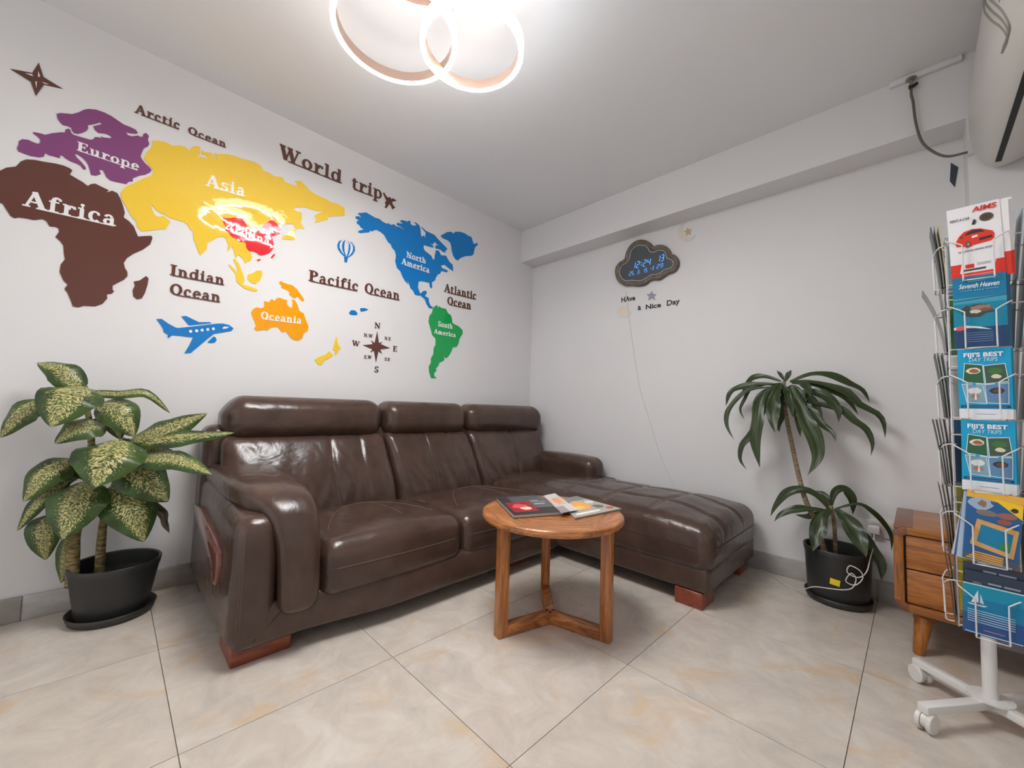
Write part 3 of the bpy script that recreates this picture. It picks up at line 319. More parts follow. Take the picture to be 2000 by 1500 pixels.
DRAC=[([(2.0358,-0.15,1.1056),(1.9657,-0.1425,1.1335),(1.8918,-0.135,1.1313),(1.8476,-0.1275,1.0748),(1.834,-0.12,1.0329)],0.03),([(2.0357,-0.15,1.0957),(1.9605,-0.16,1.0866),(1.8911,-0.17,1.0666),(1.8613,-0.18,1.0042),(1.8405,-0.19,0.9415),(1.8661,-0.2,0.8826)],0.0186),([(2.0188,-0.15,1.0861),(1.9328,-0.155,1.0925),(1.8232,-0.16,1.0733),(1.7762,-0.165,1.0363),(1.756,-0.17,0.9612)],0.0342),([(2.0207,-0.16,1.0754),(1.8931,-0.178,1.061),(1.833,-0.196,1.0139),(1.7809,-0.214,0.9291),(1.7814,-0.232,0.8458),(1.8242,-0.25,0.7671)],0.0264),([(2.0228,-0.17,1.0847),(1.977,-0.196,1.0441),(1.9479,-0.222,0.9733),(1.9449,-0.248,0.884),(1.9377,-0.274,0.767),(1.9644,-0.3,0.6324)],0.0532),([(2.0142,-0.17,1.065),(1.9651,-0.184,0.9547),(1.906,-0.198,0.8118),(1.855,-0.212,0.7377),(1.8494,-0.226,0.6572),(1.8872,-0.24,0.605)],0.0331),([(2.0416,-0.18,1.0936),(2.0215,-0.2267,1.0229),(2.0224,-0.2733,0.9349),(2.0394,-0.32,0.8232)],0.0584),([(2.0824,-0.18,1.0733),(2.1254,-0.204,0.986),(2.1589,-0.228,0.8933),(2.1984,-0.252,0.8051),(2.2114,-0.276,0.7097),(2.1743,-0.3,0.6208)],0.0617),([(2.0773,-0.15,1.1046),(2.1709,-0.136,1.1415),(2.252,-0.122,1.1348),(2.322,-0.108,1.092),(2.3757,-0.094,1.0556),(2.4008,-0.08,0.9931)],0.033),([(2.0935,-0.15,1.1042),(2.1563,-0.1457,1.1029),(2.2388,-0.1414,1.0824),(2.3168,-0.1371,1.0448),(2.3637,-0.1329,0.9821),(2.4288,-0.1286,0.9397),(2.4532,-0.1243,0.8887),(2.455,-0.12,0.82)],0.0321),([(2.0865,-0.16,1.0354),(2.1823,-0.17,1.044),(2.2426,-0.18,1.0156),(2.2856,-0.19,0.9525),(2.2892,-0.2,0.89)],0.0429),([(2.0863,-0.16,1.0063),(2.2111,-0.1667,0.9789),(2.2979,-0.1733,0.9531),(2.3457,-0.18,0.9013),(2.3917,-0.1867,0.8603),(2.4134,-0.1933,0.7938),(2.4064,-0.2,0.7342)],0.0317),([(2.0962,-0.17,1.0156),(2.1843,-0.1925,0.9406),(2.2234,-0.215,0.878),(2.2682,-0.2375,0.8362),(2.2824,-0.26,0.7942)],0.0327),([(2.0809,-0.17,1.1031),(2.1424,-0.2067,1.0896),(2.1743,-0.2433,1.0496),(2.1867,-0.28,1.016)],0.0331),([(2.0525,-0.15,1.1052),(2.0351,-0.145,1.1409),(2.0131,-0.14,1.1694)],0.0158),([(2.0567,-0.15,1.1051),(2.0694,-0.15,1.1393),(2.0844,-0.15,1.1682)],0.0241),([(2.0853,-0.15,1.0946),(2.1781,-0.1375,1.0838),(2.2513,-0.125,1.0551),(2.321,-0.1125,1.0003),(2.357,-0.1,0.9288)],0.0268),([(2.0542,-0.16,1.0749),(2.0366,-0.14,0.9373),(2.0106,-0.12,0.8268)],0.0357),([(2.0498,-0.18,1.0836),(2.0831,-0.1867,1.0149),(2.1074,-0.1933,0.9385),(2.1161,-0.2,0.9103)],0.048),([(2.2386,-0.15,0.4423),(2.1894,-0.16,0.507),(2.1305,-0.17,0.526),(2.061,-0.18,0.4969),(2.0134,-0.19,0.4232),(1.9901,-0.2,0.3629)],0.038),([(2.2312,-0.15,0.4318),(2.1754,-0.1725,0.4333),(2.1026,-0.195,0.4224),(2.0431,-0.2175,0.3862),(2.015,-0.24,0.3467)],0.0338),([(2.2387,-0.15,0.4513),(2.223,-0.135,0.5004),(2.1766,-0.12,0.5228)],0.0299),([(2.2447,-0.14,0.4509),(2.2584,-0.125,0.5234),(2.2928,-0.11,0.5497),(2.3257,-0.095,0.5042),(2.3266,-0.08,0.4221)],0.036),([(2.2481,-0.17,0.4472),(2.2171,-0.2133,0.4036),(2.2004,-0.2567,0.3203),(2.1915,-0.3,0.2539)],0.0607),([(2.2694,-0.17,0.4514),(2.3207,-0.2133,0.4086),(2.356,-0.2567,0.3579),(2.3889,-0.3,0.2788)],0.0665),([(2.259,-0.14,0.4447),(2.348,-0.122,0.4857),(2.3995,-0.104,0.4582),(2.4428,-0.086,0.4043),(2.4664,-0.068,0.347),(2.4663,-0.05,0.2712)],0.02),([(2.3008,-0.14,0.4265),(2.3679,-0.155,0.3405),(2.4001,-0.17,0.2846),(2.4342,-0.185,0.2317),(2.4334,-0.2,0.1585)],0.0459),([(2.2458,-0.15,0.4437),(2.1845,-0.1333,0.4015),(2.136,-0.1167,0.3795),(2.0857,-0.1,0.3758)],0.0274)]
DRS=[(2.1863,-0.15,0.3591),(2.157,-0.15,0.4262),(2.131,-0.15,0.505),(2.1049,-0.15,0.6329),(2.0822,-0.15,0.7643),(2.0629,-0.15,0.8793),(2.0515,-0.15,0.9868),(2.0484,-0.15,1.1053)]
DRS2=[(2.2614,-0.15,0.2873),(2.259,-0.15,0.3663),(2.246,-0.15,0.4616)]
DIEF=[([(0.18,-2.8827,0.9235),(0.15,-2.9311,0.9955),(0.12,-3.0069,1.0327)],0.0758),([(0.22,-2.8613,0.9437),(0.29,-2.902,0.8958),(0.36,-2.9382,0.7933)],0.1331),([(0.16,-2.9435,0.8782),(0.15,-3.0158,0.8386),(0.14,-3.0757,0.7431)],0.0699),([(0.18,-2.8666,0.9243),(0.1867,-2.7763,0.9206),(0.1933,-2.6791,0.9166),(0.2,-2.6003,0.8415)],0.0336),([(0.18,-2.8354,0.8659),(0.22,-2.7659,0.8441),(0.26,-2.7136,0.745)],0.0989),([(0.2,-2.8026,0.795),(0.24,-2.8656,0.7745),(0.28,-2.9308,0.7273)],0.0826),([(0.2,-2.7283,0.7206),(0.25,-2.6156,0.7625),(0.3,-2.4809,0.846)],0.0854),([(0.22,-2.7104,0.7134),(0.32,-2.5678,0.7326),(0.42,-2.3949,0.7645)],0.0574),([(0.24,-2.7532,0.7327),(0.32,-2.7826,0.664),(0.4,-2.8122,0.5709)],0.1593),([(0.26,-2.7077,0.6523),(0.41,-2.5901,0.653),(0.56,-2.4862,0.6086)],0.0718),([(0.22,-2.735,0.6336),(0.28,-2.6736,0.5718),(0.34,-2.5949,0.4758)],0.1168),([(0.18,-2.8759,0.6548),(0.21,-2.9421,0.6036),(0.24,-2.995,0.5139)],0.0804),([(0.18,-2.8862,0.5713),(0.19,-2.9558,0.4919),(0.2,-3.0063,0.4018)],0.0428),([(0.22,-2.8373,0.572),(0.28,-2.8563,0.4943),(0.34,-2.8853,0.3799)],0.1236),([(0.18,-2.8986,0.4441),(0.21,-2.9335,0.3975),(0.24,-2.9265,0.2885)],0.0747),([(0.22,-2.7642,0.5486),(0.28,-2.7012,0.4483),(0.34,-2.6607,0.326)],0.1265),([(0.14,-2.879,0.3481),(0.13,-2.8759,0.2529),(0.12,-2.8857,0.1532)],0.0424),([(0.16,-2.8338,0.922),(0.13,-2.8995,0.9031),(0.1,-2.9771,0.9388)],0.0515),([(0.16,-2.7918,0.8011),(0.18,-2.7676,0.7856),(0.2,-2.7525,0.7296)],0.0531),([(0.18,-2.6991,0.6512),(0.19,-2.6379,0.6696),(0.2,-2.5508,0.6438)],0.0556),([(0.16,-2.8589,0.628),(0.155,-2.904,0.5848),(0.15,-2.921,0.5248)],0.067)]
DFD=([(0.24,-2.6342,0.463),(0.2467,-2.5997,0.4095),(0.2533,-2.5911,0.368),(0.26,-2.5761,0.3254)],0.0334)
DFS=[[(0.17,-2.8546,0.1984),(0.17,-2.8585,0.2827),(0.17,-2.8593,0.3514),(0.17,-2.8475,0.457),(0.17,-2.8382,0.5648),(0.17,-2.8354,0.6905),(0.17,-2.8481,0.8018),(0.17,-2.8721,0.9201)],[(0.17,-2.7789,0.2019),(0.17,-2.7822,0.2968),(0.17,-2.7803,0.3992),(0.17,-2.7644,0.5087),(0.17,-2.7452,0.6203),(0.17,-2.733,0.7101)]]
CORD=[(2.4018,-0.02,0.3437),(2.4063,-0.12,0.3052),(2.3993,-0.24,0.2634),(2.3871,-0.29,0.2075),(2.3566,-0.295,0.1764),(2.3208,-0.3,0.19),(2.3305,-0.3,0.2233),(2.3665,-0.3,0.2108),(2.3749,-0.3,0.1789),(2.3474,-0.3,0.1402),(2.3146,-0.3,0.1483),(2.3336,-0.3,0.1892),(2.3515,-0.3,0.1716),(2.3381,-0.3,0.1256),(2.3019,-0.31,0.1072),(2.2348,-0.31,0.0945),(2.195,-0.31,0.0863),(2.1516,-0.27,0.0507),(2.1014,-0.1907,0.006),(2.0305,-0.1409,0.006),(1.9401,-0.0372,0.006),(1.8368,0.1177,0.006),(1.762,0.2639,0.006)]
# ---------------------------------------------------------------- room shell
floor = struct(box('floor', (-.1, ROOM_Y-.1, -.08), (ROOM_X+.1, .1, -.003), M['grout']), 'beige marbled tile floor')
def floor_tiles():
    xs = [0]+[.607+.6*i for i in range(5)]; xs = [x for x in xs if x < ROOM_X-.05]+[ROOM_X]
    ys = [0]+[-.213-.6*j for j in range(8)]; ys = [y for y in ys if y > ROOM_Y+.05]+[ROOM_Y]
    cache = {}; g = .0011
    for i in range(len(xs)-1):
        for j in range(len(ys)-1):
            dx, dy = xs[i+1]-xs[i]-2*g, ys[j]-ys[j+1]-2*g
            k = (round(dx, 3), round(dy, 3))
            if k not in cache:
                cache[k] = mesh(*(lambda b: (b.v, b.f))(MB().box((-dx/2, -dy/2, -.0035), (dx/2, dy/2, 0))))
                cache[k].materials.append(M['tile'])
            o = bpy.data.objects.new('tile', cache[k]); COL.objects.link(o); o.parent = floor
            o.location = ((xs[i]+xs[i+1])/2, (ys[j]+ys[j+1])/2, 0)
floor_tiles()
struct(box('wall_left', (-.12, ROOM_Y, 0), (0, .12, CEIL), M['wall']), 'white wall carrying the colourful world map')
struct(box('wall_back', (0, 0, 0), (ROOM_X+.12, .12, CEIL), M['wall']), 'white wall with the cloud shaped clock')
struct(box('wall_right', (ROOM_X, ROOM_Y, 0), (ROOM_X+.12, 0, CEIL), M['wall']), 'white wall carrying the air conditioner')
struct(box('ceiling', (-.12, ROOM_Y-.12, CEIL), (ROOM_X+.12, .12, CEIL+.1), M['ceil']), 'plain white ceiling')
struct(box('trim_1', (.0, -BEAM_D, BEAM_Z), (COL_X, 0, CEIL), M['wall']), 'boxed white beam under the ceiling above the clock')
struct(box('trim_2', (COL_X, -BEAM_D, 0), (ROOM_X, 0, CEIL), M['wall']), 'white corner pillar behind the brochure stand')
# unseen side behind the camera: wall with a wide opening added for fill light
def front_wall():
    y0, y1 = ROOM_Y-.12, ROOM_Y
    ox0, ox1, oz = .15, 2.85, 2.35
    m = MB().box((-.12, y0, 0), (ox0, y1, CEIL)).box((ox1, y0, 0), (ROOM_X+.12, y1, CEIL)).box((ox0, y0, oz), (ox1, y1, CEIL))
    struct(m.make('wall_front', M['wall']), 'unseen white wall with a wide opening added for fill light')
    d = MB().box((ox0, y0+.04, 0), (ox0+.06, y1-.02, oz)).box((ox1-.06, y0+.04, 0), (ox1, y1-.02, oz)).box((ox0+.06, y0+.04, oz-.06), (ox1-.06, y1-.02, oz)).box((1.48, y0+.04, 0), (1.53, y1-.02, oz-.06))
    struct(d.make('added_opening_frame', M['white']), 'white frame of the added light opening')
front_wall()
def skirting(name, label, segs, frame):
    """segs: list of (a0,a1); each tile a part"""
    root = None
    for (a0, a1) in segs:
        g = .0012
        lo, hi = frame(a0+g, a1-g)
        o = MB().box(lo, hi).make('skirting_tile', M['skirt'], root)
        bevel(o, .002, 1)
        if root is None:
            root = struct(o, label); o.name = name; root = o
skirting('baseboard_left', 'grey stone skirting along the map wall',
         [(-2.992+.6*i, -2.392+.6*i) for i in range(4)]+[(-.592, 0)]+[(-3.592, -2.992), (-4.192, -3.592), (ROOM_Y, -4.192)],
         lambda a, b: ((0, a, 0), (.011, b, .098)))
skirting('baseboard_back', 'grey stone skirting along the clock wall',
         [(.012, .607), (.607, 1.207), (1.207, 1.807), (1.807, 2.407), (2.407, COL_X)],
         lambda a, b: ((a, -.011, 0), (b, 0, .105)))
skirting('baseboard_right', 'grey stone skirting along the right wall',
         [(-.776-.6*i, -.176-.6*i) for i in range(6)]+[(ROOM_Y, -3.776)],
         lambda a, b: ((ROOM_X-.011, a, 0), (ROOM_X, b, .105)))

# ---------------------------------------------------------------- ceiling lamp of rings
def lamp():
    t = thing('ring_ceiling_lamp', 'ceiling lamp of glowing overlapping warm and cool white rings', 'ceiling lamp', (1.42, -2.08, 2.40))
    def ring(cx, cy, cz, r, em, w=.020, h=.042, n=72):
        a = MB().lathe([(r-w, 0), (r-w, h), (r-.004, h), (r-.004, 0), (r-w, 0)], (cx, cy, cz), n)
        ho = sharp(a.make('ring_housing', M['lampbody'], t))
        d = MB().lathe([(r-.0035, h*.97), (r, h*.97), (r, -.002), (r-.0035, -.002), (r-.0035, h*.97)], (cx, cy, cz), n)
        sharp(d.make('light_strip', M[em], ho))
        d = MB().lathe([(r-.004, -.0022), (r-.004, -.0026), (r-w*.9, -.0026), (r-w*.9, -.0022), (r-.004, -.0022)], (cx, cy, cz), n)
        sharp(d.make('light_lens', M[em+'_down'], ho))
    ring(1.155, -2.095, 2.350, .237, 'warm')
    ring(1.345, -1.865, 2.320, .203, 'cool')
    ring(1.450, -2.186, 2.385, .205, 'warm')
    ring(1.612, -2.004, 2.400, .155, 'cool')
    c = MB().lathe([(0, 2.559), (.13, 2.559), (.13, 2.525), (.12, 2.515), (0, 2.515)], (1.42, -2.08, 0), 48)
    sharp(c.make('canopy', M['lampbody'], t))
    for (x, y, z) in ((1.338, -1.963, 2.362), (1.285, -2.02, 2.391), (1.45, -1.99, 2.425), (1.56, -2.13, 2.44)):
        a = MB().tube(spline([(1.42+(x-1.42)*.4, -2.08+(y+2.08)*.4, 2.517), (1.42+(x-1.42)*.75, -2.08+(y+2.08)*.75, (z+2.52)/2+.02), (x, y, z)], 4), .0085, 10)
        a.make('arm', M['lampbody'], t, True)
lamp()

# ---------------------------------------------------------------- sofa
def sofa():
    t = thing('sectional_sofa', 'dark brown leather corner sofa with chaise and padded headrests', 'sofa', (.9, -1.25, 0))
    Le = M['leather']
    def nz(p, s, a, seed=0): return noise.noise(Vector((p.x*s[0]+seed, p.y*s[1], p.z*s[2])))*a
    # plinth
    def fb(p):
        if p.x > .6: p.x += .05*sm(-2.28, -1.85, p.y)*(1-.5*sm(.1, .22, p.z))
        return p
    bs = soft('base', (.05, -2.455, .06), (.945, -.78, .20), .025, Le, t, fb, (4, 24, 3))
    d = drape(bs, [(1.6, -2.40+.11*i/10, .085+.10*i/10) for i in range(11)], (-1, 0, 0), .0002)
    if len(d) > 2: MB().tube(d, .0013, 6).make('seam', M['seamdark'], bs, True)
    soft('chaise_base', (.6, -.80, .072), (1.872, -.04, .20), .025, Le, t, None, (20, 8, 3))
    soft('back_frame', (.02, -2.47, .06), (.19, -.045, .785), .05, Le, t, lambda p: Vector((p.x-.0, p.y, p.z)), (4, 30, 12))
    for lo, hi in (((.72, -2.452, 0), (.905, -2.262, .07)), ((.74, -1.17, 0), (.90, -.98, .07)), ((1.715, -.798, 0), (1.846, -.64, .075)),
                   ((.06, -2.44, 0), (.16, -2.28, .07)), ((1.70, -.2, 0), (1.84, -.06, .075)), ((.06, -.3, 0), (.16, -.1, .07))):
        box('foot', lo, hi, M['footwood'], t, .006)
    # left arm: outer shell
    def fa(p):
        q = p.copy()
        k = sm(.2, .9, p.x)
        if p.z > .3: q.z += (1-k)*.05*(p.z-.3)/.2
        if p.x > .6: q.x += .018*sm(.30, .06, p.z)+.02*sm(.6, .93, p.x)*math.sin(PI*min(1, max(0, (p.z-.1)/.4)))
        q.y += -.012*sm(.5, .1, p.z)*sm(-2.38, -2.46, p.y)
        return q
    shell = soft('arm_shell', (.10, -2.462, .06), (.932, -2.325, .505), .055, Le, t, fa, (14, 5, 12))
    for yy in (-2.447, -2.440):
        d = drape(shell, [(1.6, yy, .10+.36*i/20) for i in range(21)], (-1, 0, 0), .0002); MB().tube(d, .0011, 6).make('stitching', M['seam'], shell, True)
    ins = MB().plate([(.09, .405), (.30, .425), (.56, .392), (.745, .352), (.765, .30), (.745, .232), (.70, .225), (.62, .262), (.34, .33)],
                     ((0, -2.462, 0), (1, 0, 0), (0, 0, 1), (0, -1, 0)), -.01, .022).make('wood_inset', M['inset'], t)
    bevel(ins, .006, 2)
    # arm pad, swept from the back over the top and down the inner front
    def band(name, path, mat, th=.11, e=3.2, nsec=28, cap=.05):
        P = spline([Vector((a[0], a[1], 0)) for a in path], 8); Y = spline([Vector((a[2], a[3], a[4] if len(a) > 4 else th)) for a in path], 8)
        L = [0]
        for i in range(1, len(P)): L.append(L[-1]+(P[i]-P[i-1]).length)
        V = []; F = []; m = len(P)
        for i in range(m):
            T = (P[min(i+1, m-1)]-P[max(i-1, 0)]).normalized(); N = Vector((-T.y, T.x))
            yc, yh, h = (Y[i].x+Y[i].y)/2, abs(Y[i].y-Y[i].x)/2, Y[i].z/2
            dd = min(L[i], L[-1]-L[i]); f = math.sqrt(max(0.0, 1-(1-min(1, dd/cap))**2)) if dd < cap else 1
            f = max(f, .03); sh = (yh-cap*(1-f)*.8)/yh if dd < cap else 1
            hh = h*(.35+.65*f) if dd < cap else h
            for k in range(nsec):
                a = 2*PI*k/nsec; ca, sa = math.cos(a), math.sin(a)
                u = math.copysign(abs(ca)**(2/e), ca)*yh*max(sh, .2); v_ = math.copysign(abs(sa)**(2/e), sa)*hh
                V.append((P[i].x+N.x*v_, yc+u, P[i].y+N.y*v_))
        for i in range(m-1):
            for k in range(nsec): F.append((i*nsec+k, i*nsec+(k+1)%nsec, (i+1)*nsec+(k+1)%nsec, (i+1)*nsec+k))
        F += [tuple(range(nsec-1, -1, -1)), tuple((m-1)*nsec+k for k in range(nsec))]
        return add(name, mesh(V, F), mat, t, True)
    pad = band('arm_pad', [(.13, .56, -2.455, -2.21), (.35, .555, -2.455, -2.205), (.60, .548, -2.45, -2.20), (.78, .535, -2.425, -2.198), (.885, .488, -2.375, -2.196), (.925, .40, -2.345, -2.194), (.935, .30, -2.335, -2.192), (.935, .22, -2.33, -2.19), (.932, .145, -2.325, -2.195)], Le, .105)
    # seats
    def seat(name, y0, y1, x1=.955, seed=0):
        yc, yh = (y0+y1)/2, (y1-y0)/2
        def f(p):
            q = p.copy(); u = (p.y-yc)/yh; v_ = (p.x-.68)/.30
            if p.z > .24: q.z += (.040*(1-u*u)*(1-.75*min(1, v_*v_))-.012*sm(.55, .33, p.x))*sm(.24, .36, p.z)
            if p.x > .8: q.x += .022*math.sin(PI*min(1, max(0, (p.z-.12)/.26)))+.012*(1-u*u)
            if p.z > .3: q.z += nz(p, (7, 9, 3), .006, seed)
            return q
        o = soft(name, (.30, y0, .152), (x1, y1, .365), .055, Le, t, f, (18, 20, 8))
        for pts in ([(x1-.14-.30*(1-((y-yc)/(yh*.8))**2), y) for y in [yc-yh*.78+yh*1.56*i/20 for i in range(21)]],
                    [(x, yc+.02+.05*math.sin((x-.45)*5)) for x in [.44+.5*i/14 for i in range(12)]]):
            d = drape(o, [(a, b, .5) for a, b in pts], (0, 0, -1), .0002)
            if len(d) > 2: MB().tube(d, .0016, 6).make('stitching', M['seam'], o, True)
        d = drape(o, [(1.0, y0+.03+(y1-y0-.06)*i/24, .275) for i in range(25)], (-1, 0, 0), .0002)
        MB().tube(d, .0016, 6).make('stitching', M['seam'], o, True)
        return o
    seat('seat_cushion', -2.185, -1.518, seed=1); seat('seat_cushion', -1.512, -.80, seed=4)
    # chaise cushion with tufting grooves
    def fc(p):
        q = p.copy()
        u = (p.y+.45)/.375
        if p.z > .22:
            k = sm(.22, .35, p.z)
            ex = sm(1.93, 1.60, p.x)
            q.z += k*(.055*(1-.8*u*u)*ex*(.55+.45*sm(.6, 1.0, p.x))+.012)
            g = 0
            for yl in (-.60, -.33): g = max(g, math.exp(-((p.y-yl-.015*math.sin(p.x*9))/.014)**2)*sm(.75, .95, p.x))
            for xl in (1.02, 1.30, 1.58): g = max(g, math.exp(-((p.x-xl-.018*math.sin(p.y*12))/.014)**2)*sm(-.80, -.72, p.y))
            q.z -= .012*g*k
            q.z += nz(p, (8, 8, 3), .004, 9)
        if p.x > 1.5: q.x += .022*math.sin(PI*min(1, max(0, (p.z-.15)/.25)))
        if p.y < -.6: q.y -= .022*math.sin(PI*min(1, max(0, (p.z-.15)/.25)))
        return q
    ch = soft('chaise_cushion', (.30, -.80, .155), (1.872, -.075, .375), .06, Le, t, fc, (110, 56, 8))
    d = drape(ch, [(.9+.93*i/30, -1.2, .285) for i in range(31)], (0, 1, 0), .0004); MB().tube(d, .0017, 6).make('piping', M['seamdark'], ch, True)
    d = drape(ch, [(2.2, -.74+.6*i/20, .285) for i in range(21)], (-1, 0, 0), .0004); MB().tube(d, .0017, 6).make('piping', M['seamdark'], ch, True)
    # backs and headrests
    def edge(which, z):
        return {0: -2.415, 1: -1.54-.10*(z-.32), 2: -.878-.12*(z-.32), 3: -.20+.24*(z-.32)}[which]
    for i in range(3):
        def f(p, i=i):
            z = p.z; e0, e1 = edge(i, z), edge(i+1, z)
            v_ = p.y     # p.y runs 0..1 scaled by .7
            s = p.y/.7
            q = Vector((p.x, e0+.004+(e1-e0-.008)*s, z))
            q.x += -(z-.32)*.36
            if p.x > .3:
                b = math.sin(PI*min(1, max(0, (z-.28)/.46)))
                q.x += .045*b*(1-(2*s-1)**4*.5)
                wr = noise.noise(Vector((q.y*16+z*6*(1 if i else -1), z*3.0, i*5.0)))
                q.x += wr*.015*b*(sm(.62, .36, z)*.9+.35)
                w2 = noise.noise(Vector(((q.y*.8+z*.6)*38, (z*.8-q.y*.6)*7, 9+i*3.0)))
                q.x += w2*.006*b*sm(-.1, .5, noise.noise(Vector((q.y*4, z*4, 20+i)))+.25)
                for gx in ((.58, .78) if i == 0 else (.40, .68) if i == 1 else (.5,)):
                    q.x -= .009*math.exp(-((s-gx-.10*(.5-(z-.3)/.45)**2)/.014)**2)
            return q
        soft('back_cushion', (.22, 0, .285), (.40, .7, .745), .05, Le, t, f, (5, 70, 34))
        def g(p, i=i):
            s = p.y/.7; z = p.z; e0, e1 = edge(i, .8), edge(i+1, .8)
            rr = .0
            q = Vector((p.x, e0+.004+(e1-e0-.008)*s, z))
            q.x += .012*math.sin(PI*(z-.7)/.22)*(1-(2*s-1)**6)
            q.x += noise.noise(Vector((q.y*12, z*9, 3+i)))*.004
            ed = (s*(e1-e0)) if i == 0 else ((1-s)*(e1-e0) if i == 2 else 9)
            if ed < .10 and z > .80: q.z -= .045*(1-ed/.10)**2*(z-.80)/.13
            return q
        soft('headrest', (.035, 0, .708), (.265, .7, .934), .085, Le, t, g, (6, 40, 8))
    # right arm against the clock wall
    def fr(p):
        q = p.copy()
        if p.z > .45: q.z += .012*math.sin(PI*min(1, max(0, (p.x-.25)/.6)))
        return q
    soft('arm_pad', (.22, -.255, .30), (.875, -.055, .552), .07, Le, t, fr, (14, 8, 8))
    soft('arm_shell', (.3, -.13, .08), (.985, -.03, .41), .05, Le, t, None, (14, 4, 8))
sofa()

# ---------------------------------------------------------------- coffee table
def table():
    cx, cy, zt = 1.43, -1.398, .47
    t = thing('round_side_table', 'round teak side table on three linked legs before the sofa', 'table', (cx, cy, 0))
    NS, K = 6, 12
    prof = [(.0, zt-.032), (.285, zt-.032), (.300, zt-.026), (.305, zt-.016), (.303, zt-.004), (.298, zt), (.0, zt)]
    V = []; F = []; n = len(prof); sp = 2*PI/NS-.0016
    for k in range(K+1):
        a = -sp/2+sp*k/K; V += [(r*math.cos(a), r*math.sin(a), z) for r, z in prof]
    for k in range(K):
        for i in range(n-1):
            q = (k*n+i, (k+1)*n+i, (k+1)*n+i+1, k*n+i+1); F.append(q)
    F += [tuple(range(n)), tuple(range((K+1)*n-1, K*n-1, -1))]
    me = mesh(V, F); bm = bmesh.new(); bm.from_mesh(me); bmesh.ops.remove_doubles(bm, verts=bm.verts, dist=1e-5); bmesh.ops.recalc_face_normals(bm, faces=bm.faces); bm.to_mesh(me); bm.free()
    me.materials.append(M['wood_y'])
    for k in range(NS):
        o = bpy.data.objects.new('table_top_wedge', me); COL.objects.link(o); o.parent = t; o.rotation_euler = (0, 0, 2*PI*k/NS+.25)
    sharp(o, .5)
    for (lx, ly) in ((1.361, -1.664), (1.705, -1.333), (1.21, -1.175)):
        d = Vector((lx-cx, ly-cy, 0)); L = d.length-.012; d.normalize(); n = Vector((-d.y, d.x, 0)); w_ = .021
        def prism(r0, r1, z0, z1):
            m = MB(); P = []
            for z in (z0, z1):
                for r, s in ((r0, -1), (r1, -1), (r1, 1), (r0, 1)):
                    q = Vector((cx, cy, 0))+d*r+n*w_*s; P.append((q.x, q.y, z))
            return m.add(P, [(0,3,2,1),(4,5,6,7),(0,1,5,4),(1,2,6,5),(2,3,7,6),(3,0,4,7)])
        bevel(prism(L-.044, L, 0, zt-.031).make('leg', M['wood_z'], t), .004)
        bevel(prism(0, L-.043, .002, .046).make('foot_rail', M['wood_x'] if abs(d.x) > abs(d.y) else M['wood_y'], t), .003)
table()
ZT = .4705
def quad_slab(c4, z0, z1, m, name, parent=None):
    return MB().plate(c4, ((0,0,0),(1,0,0),(0,1,0),(0,0,1)), z0, z1).make(name, m, parent)
def lerp4(c4, u, v_):
    a, b, c, d = (Vector(q) for q in c4)
    p = a*(1-u)*(1-v_)+b*u*(1-v_)+c*u*v_+d*(1-u)*v_
    return (p.x, p.y)
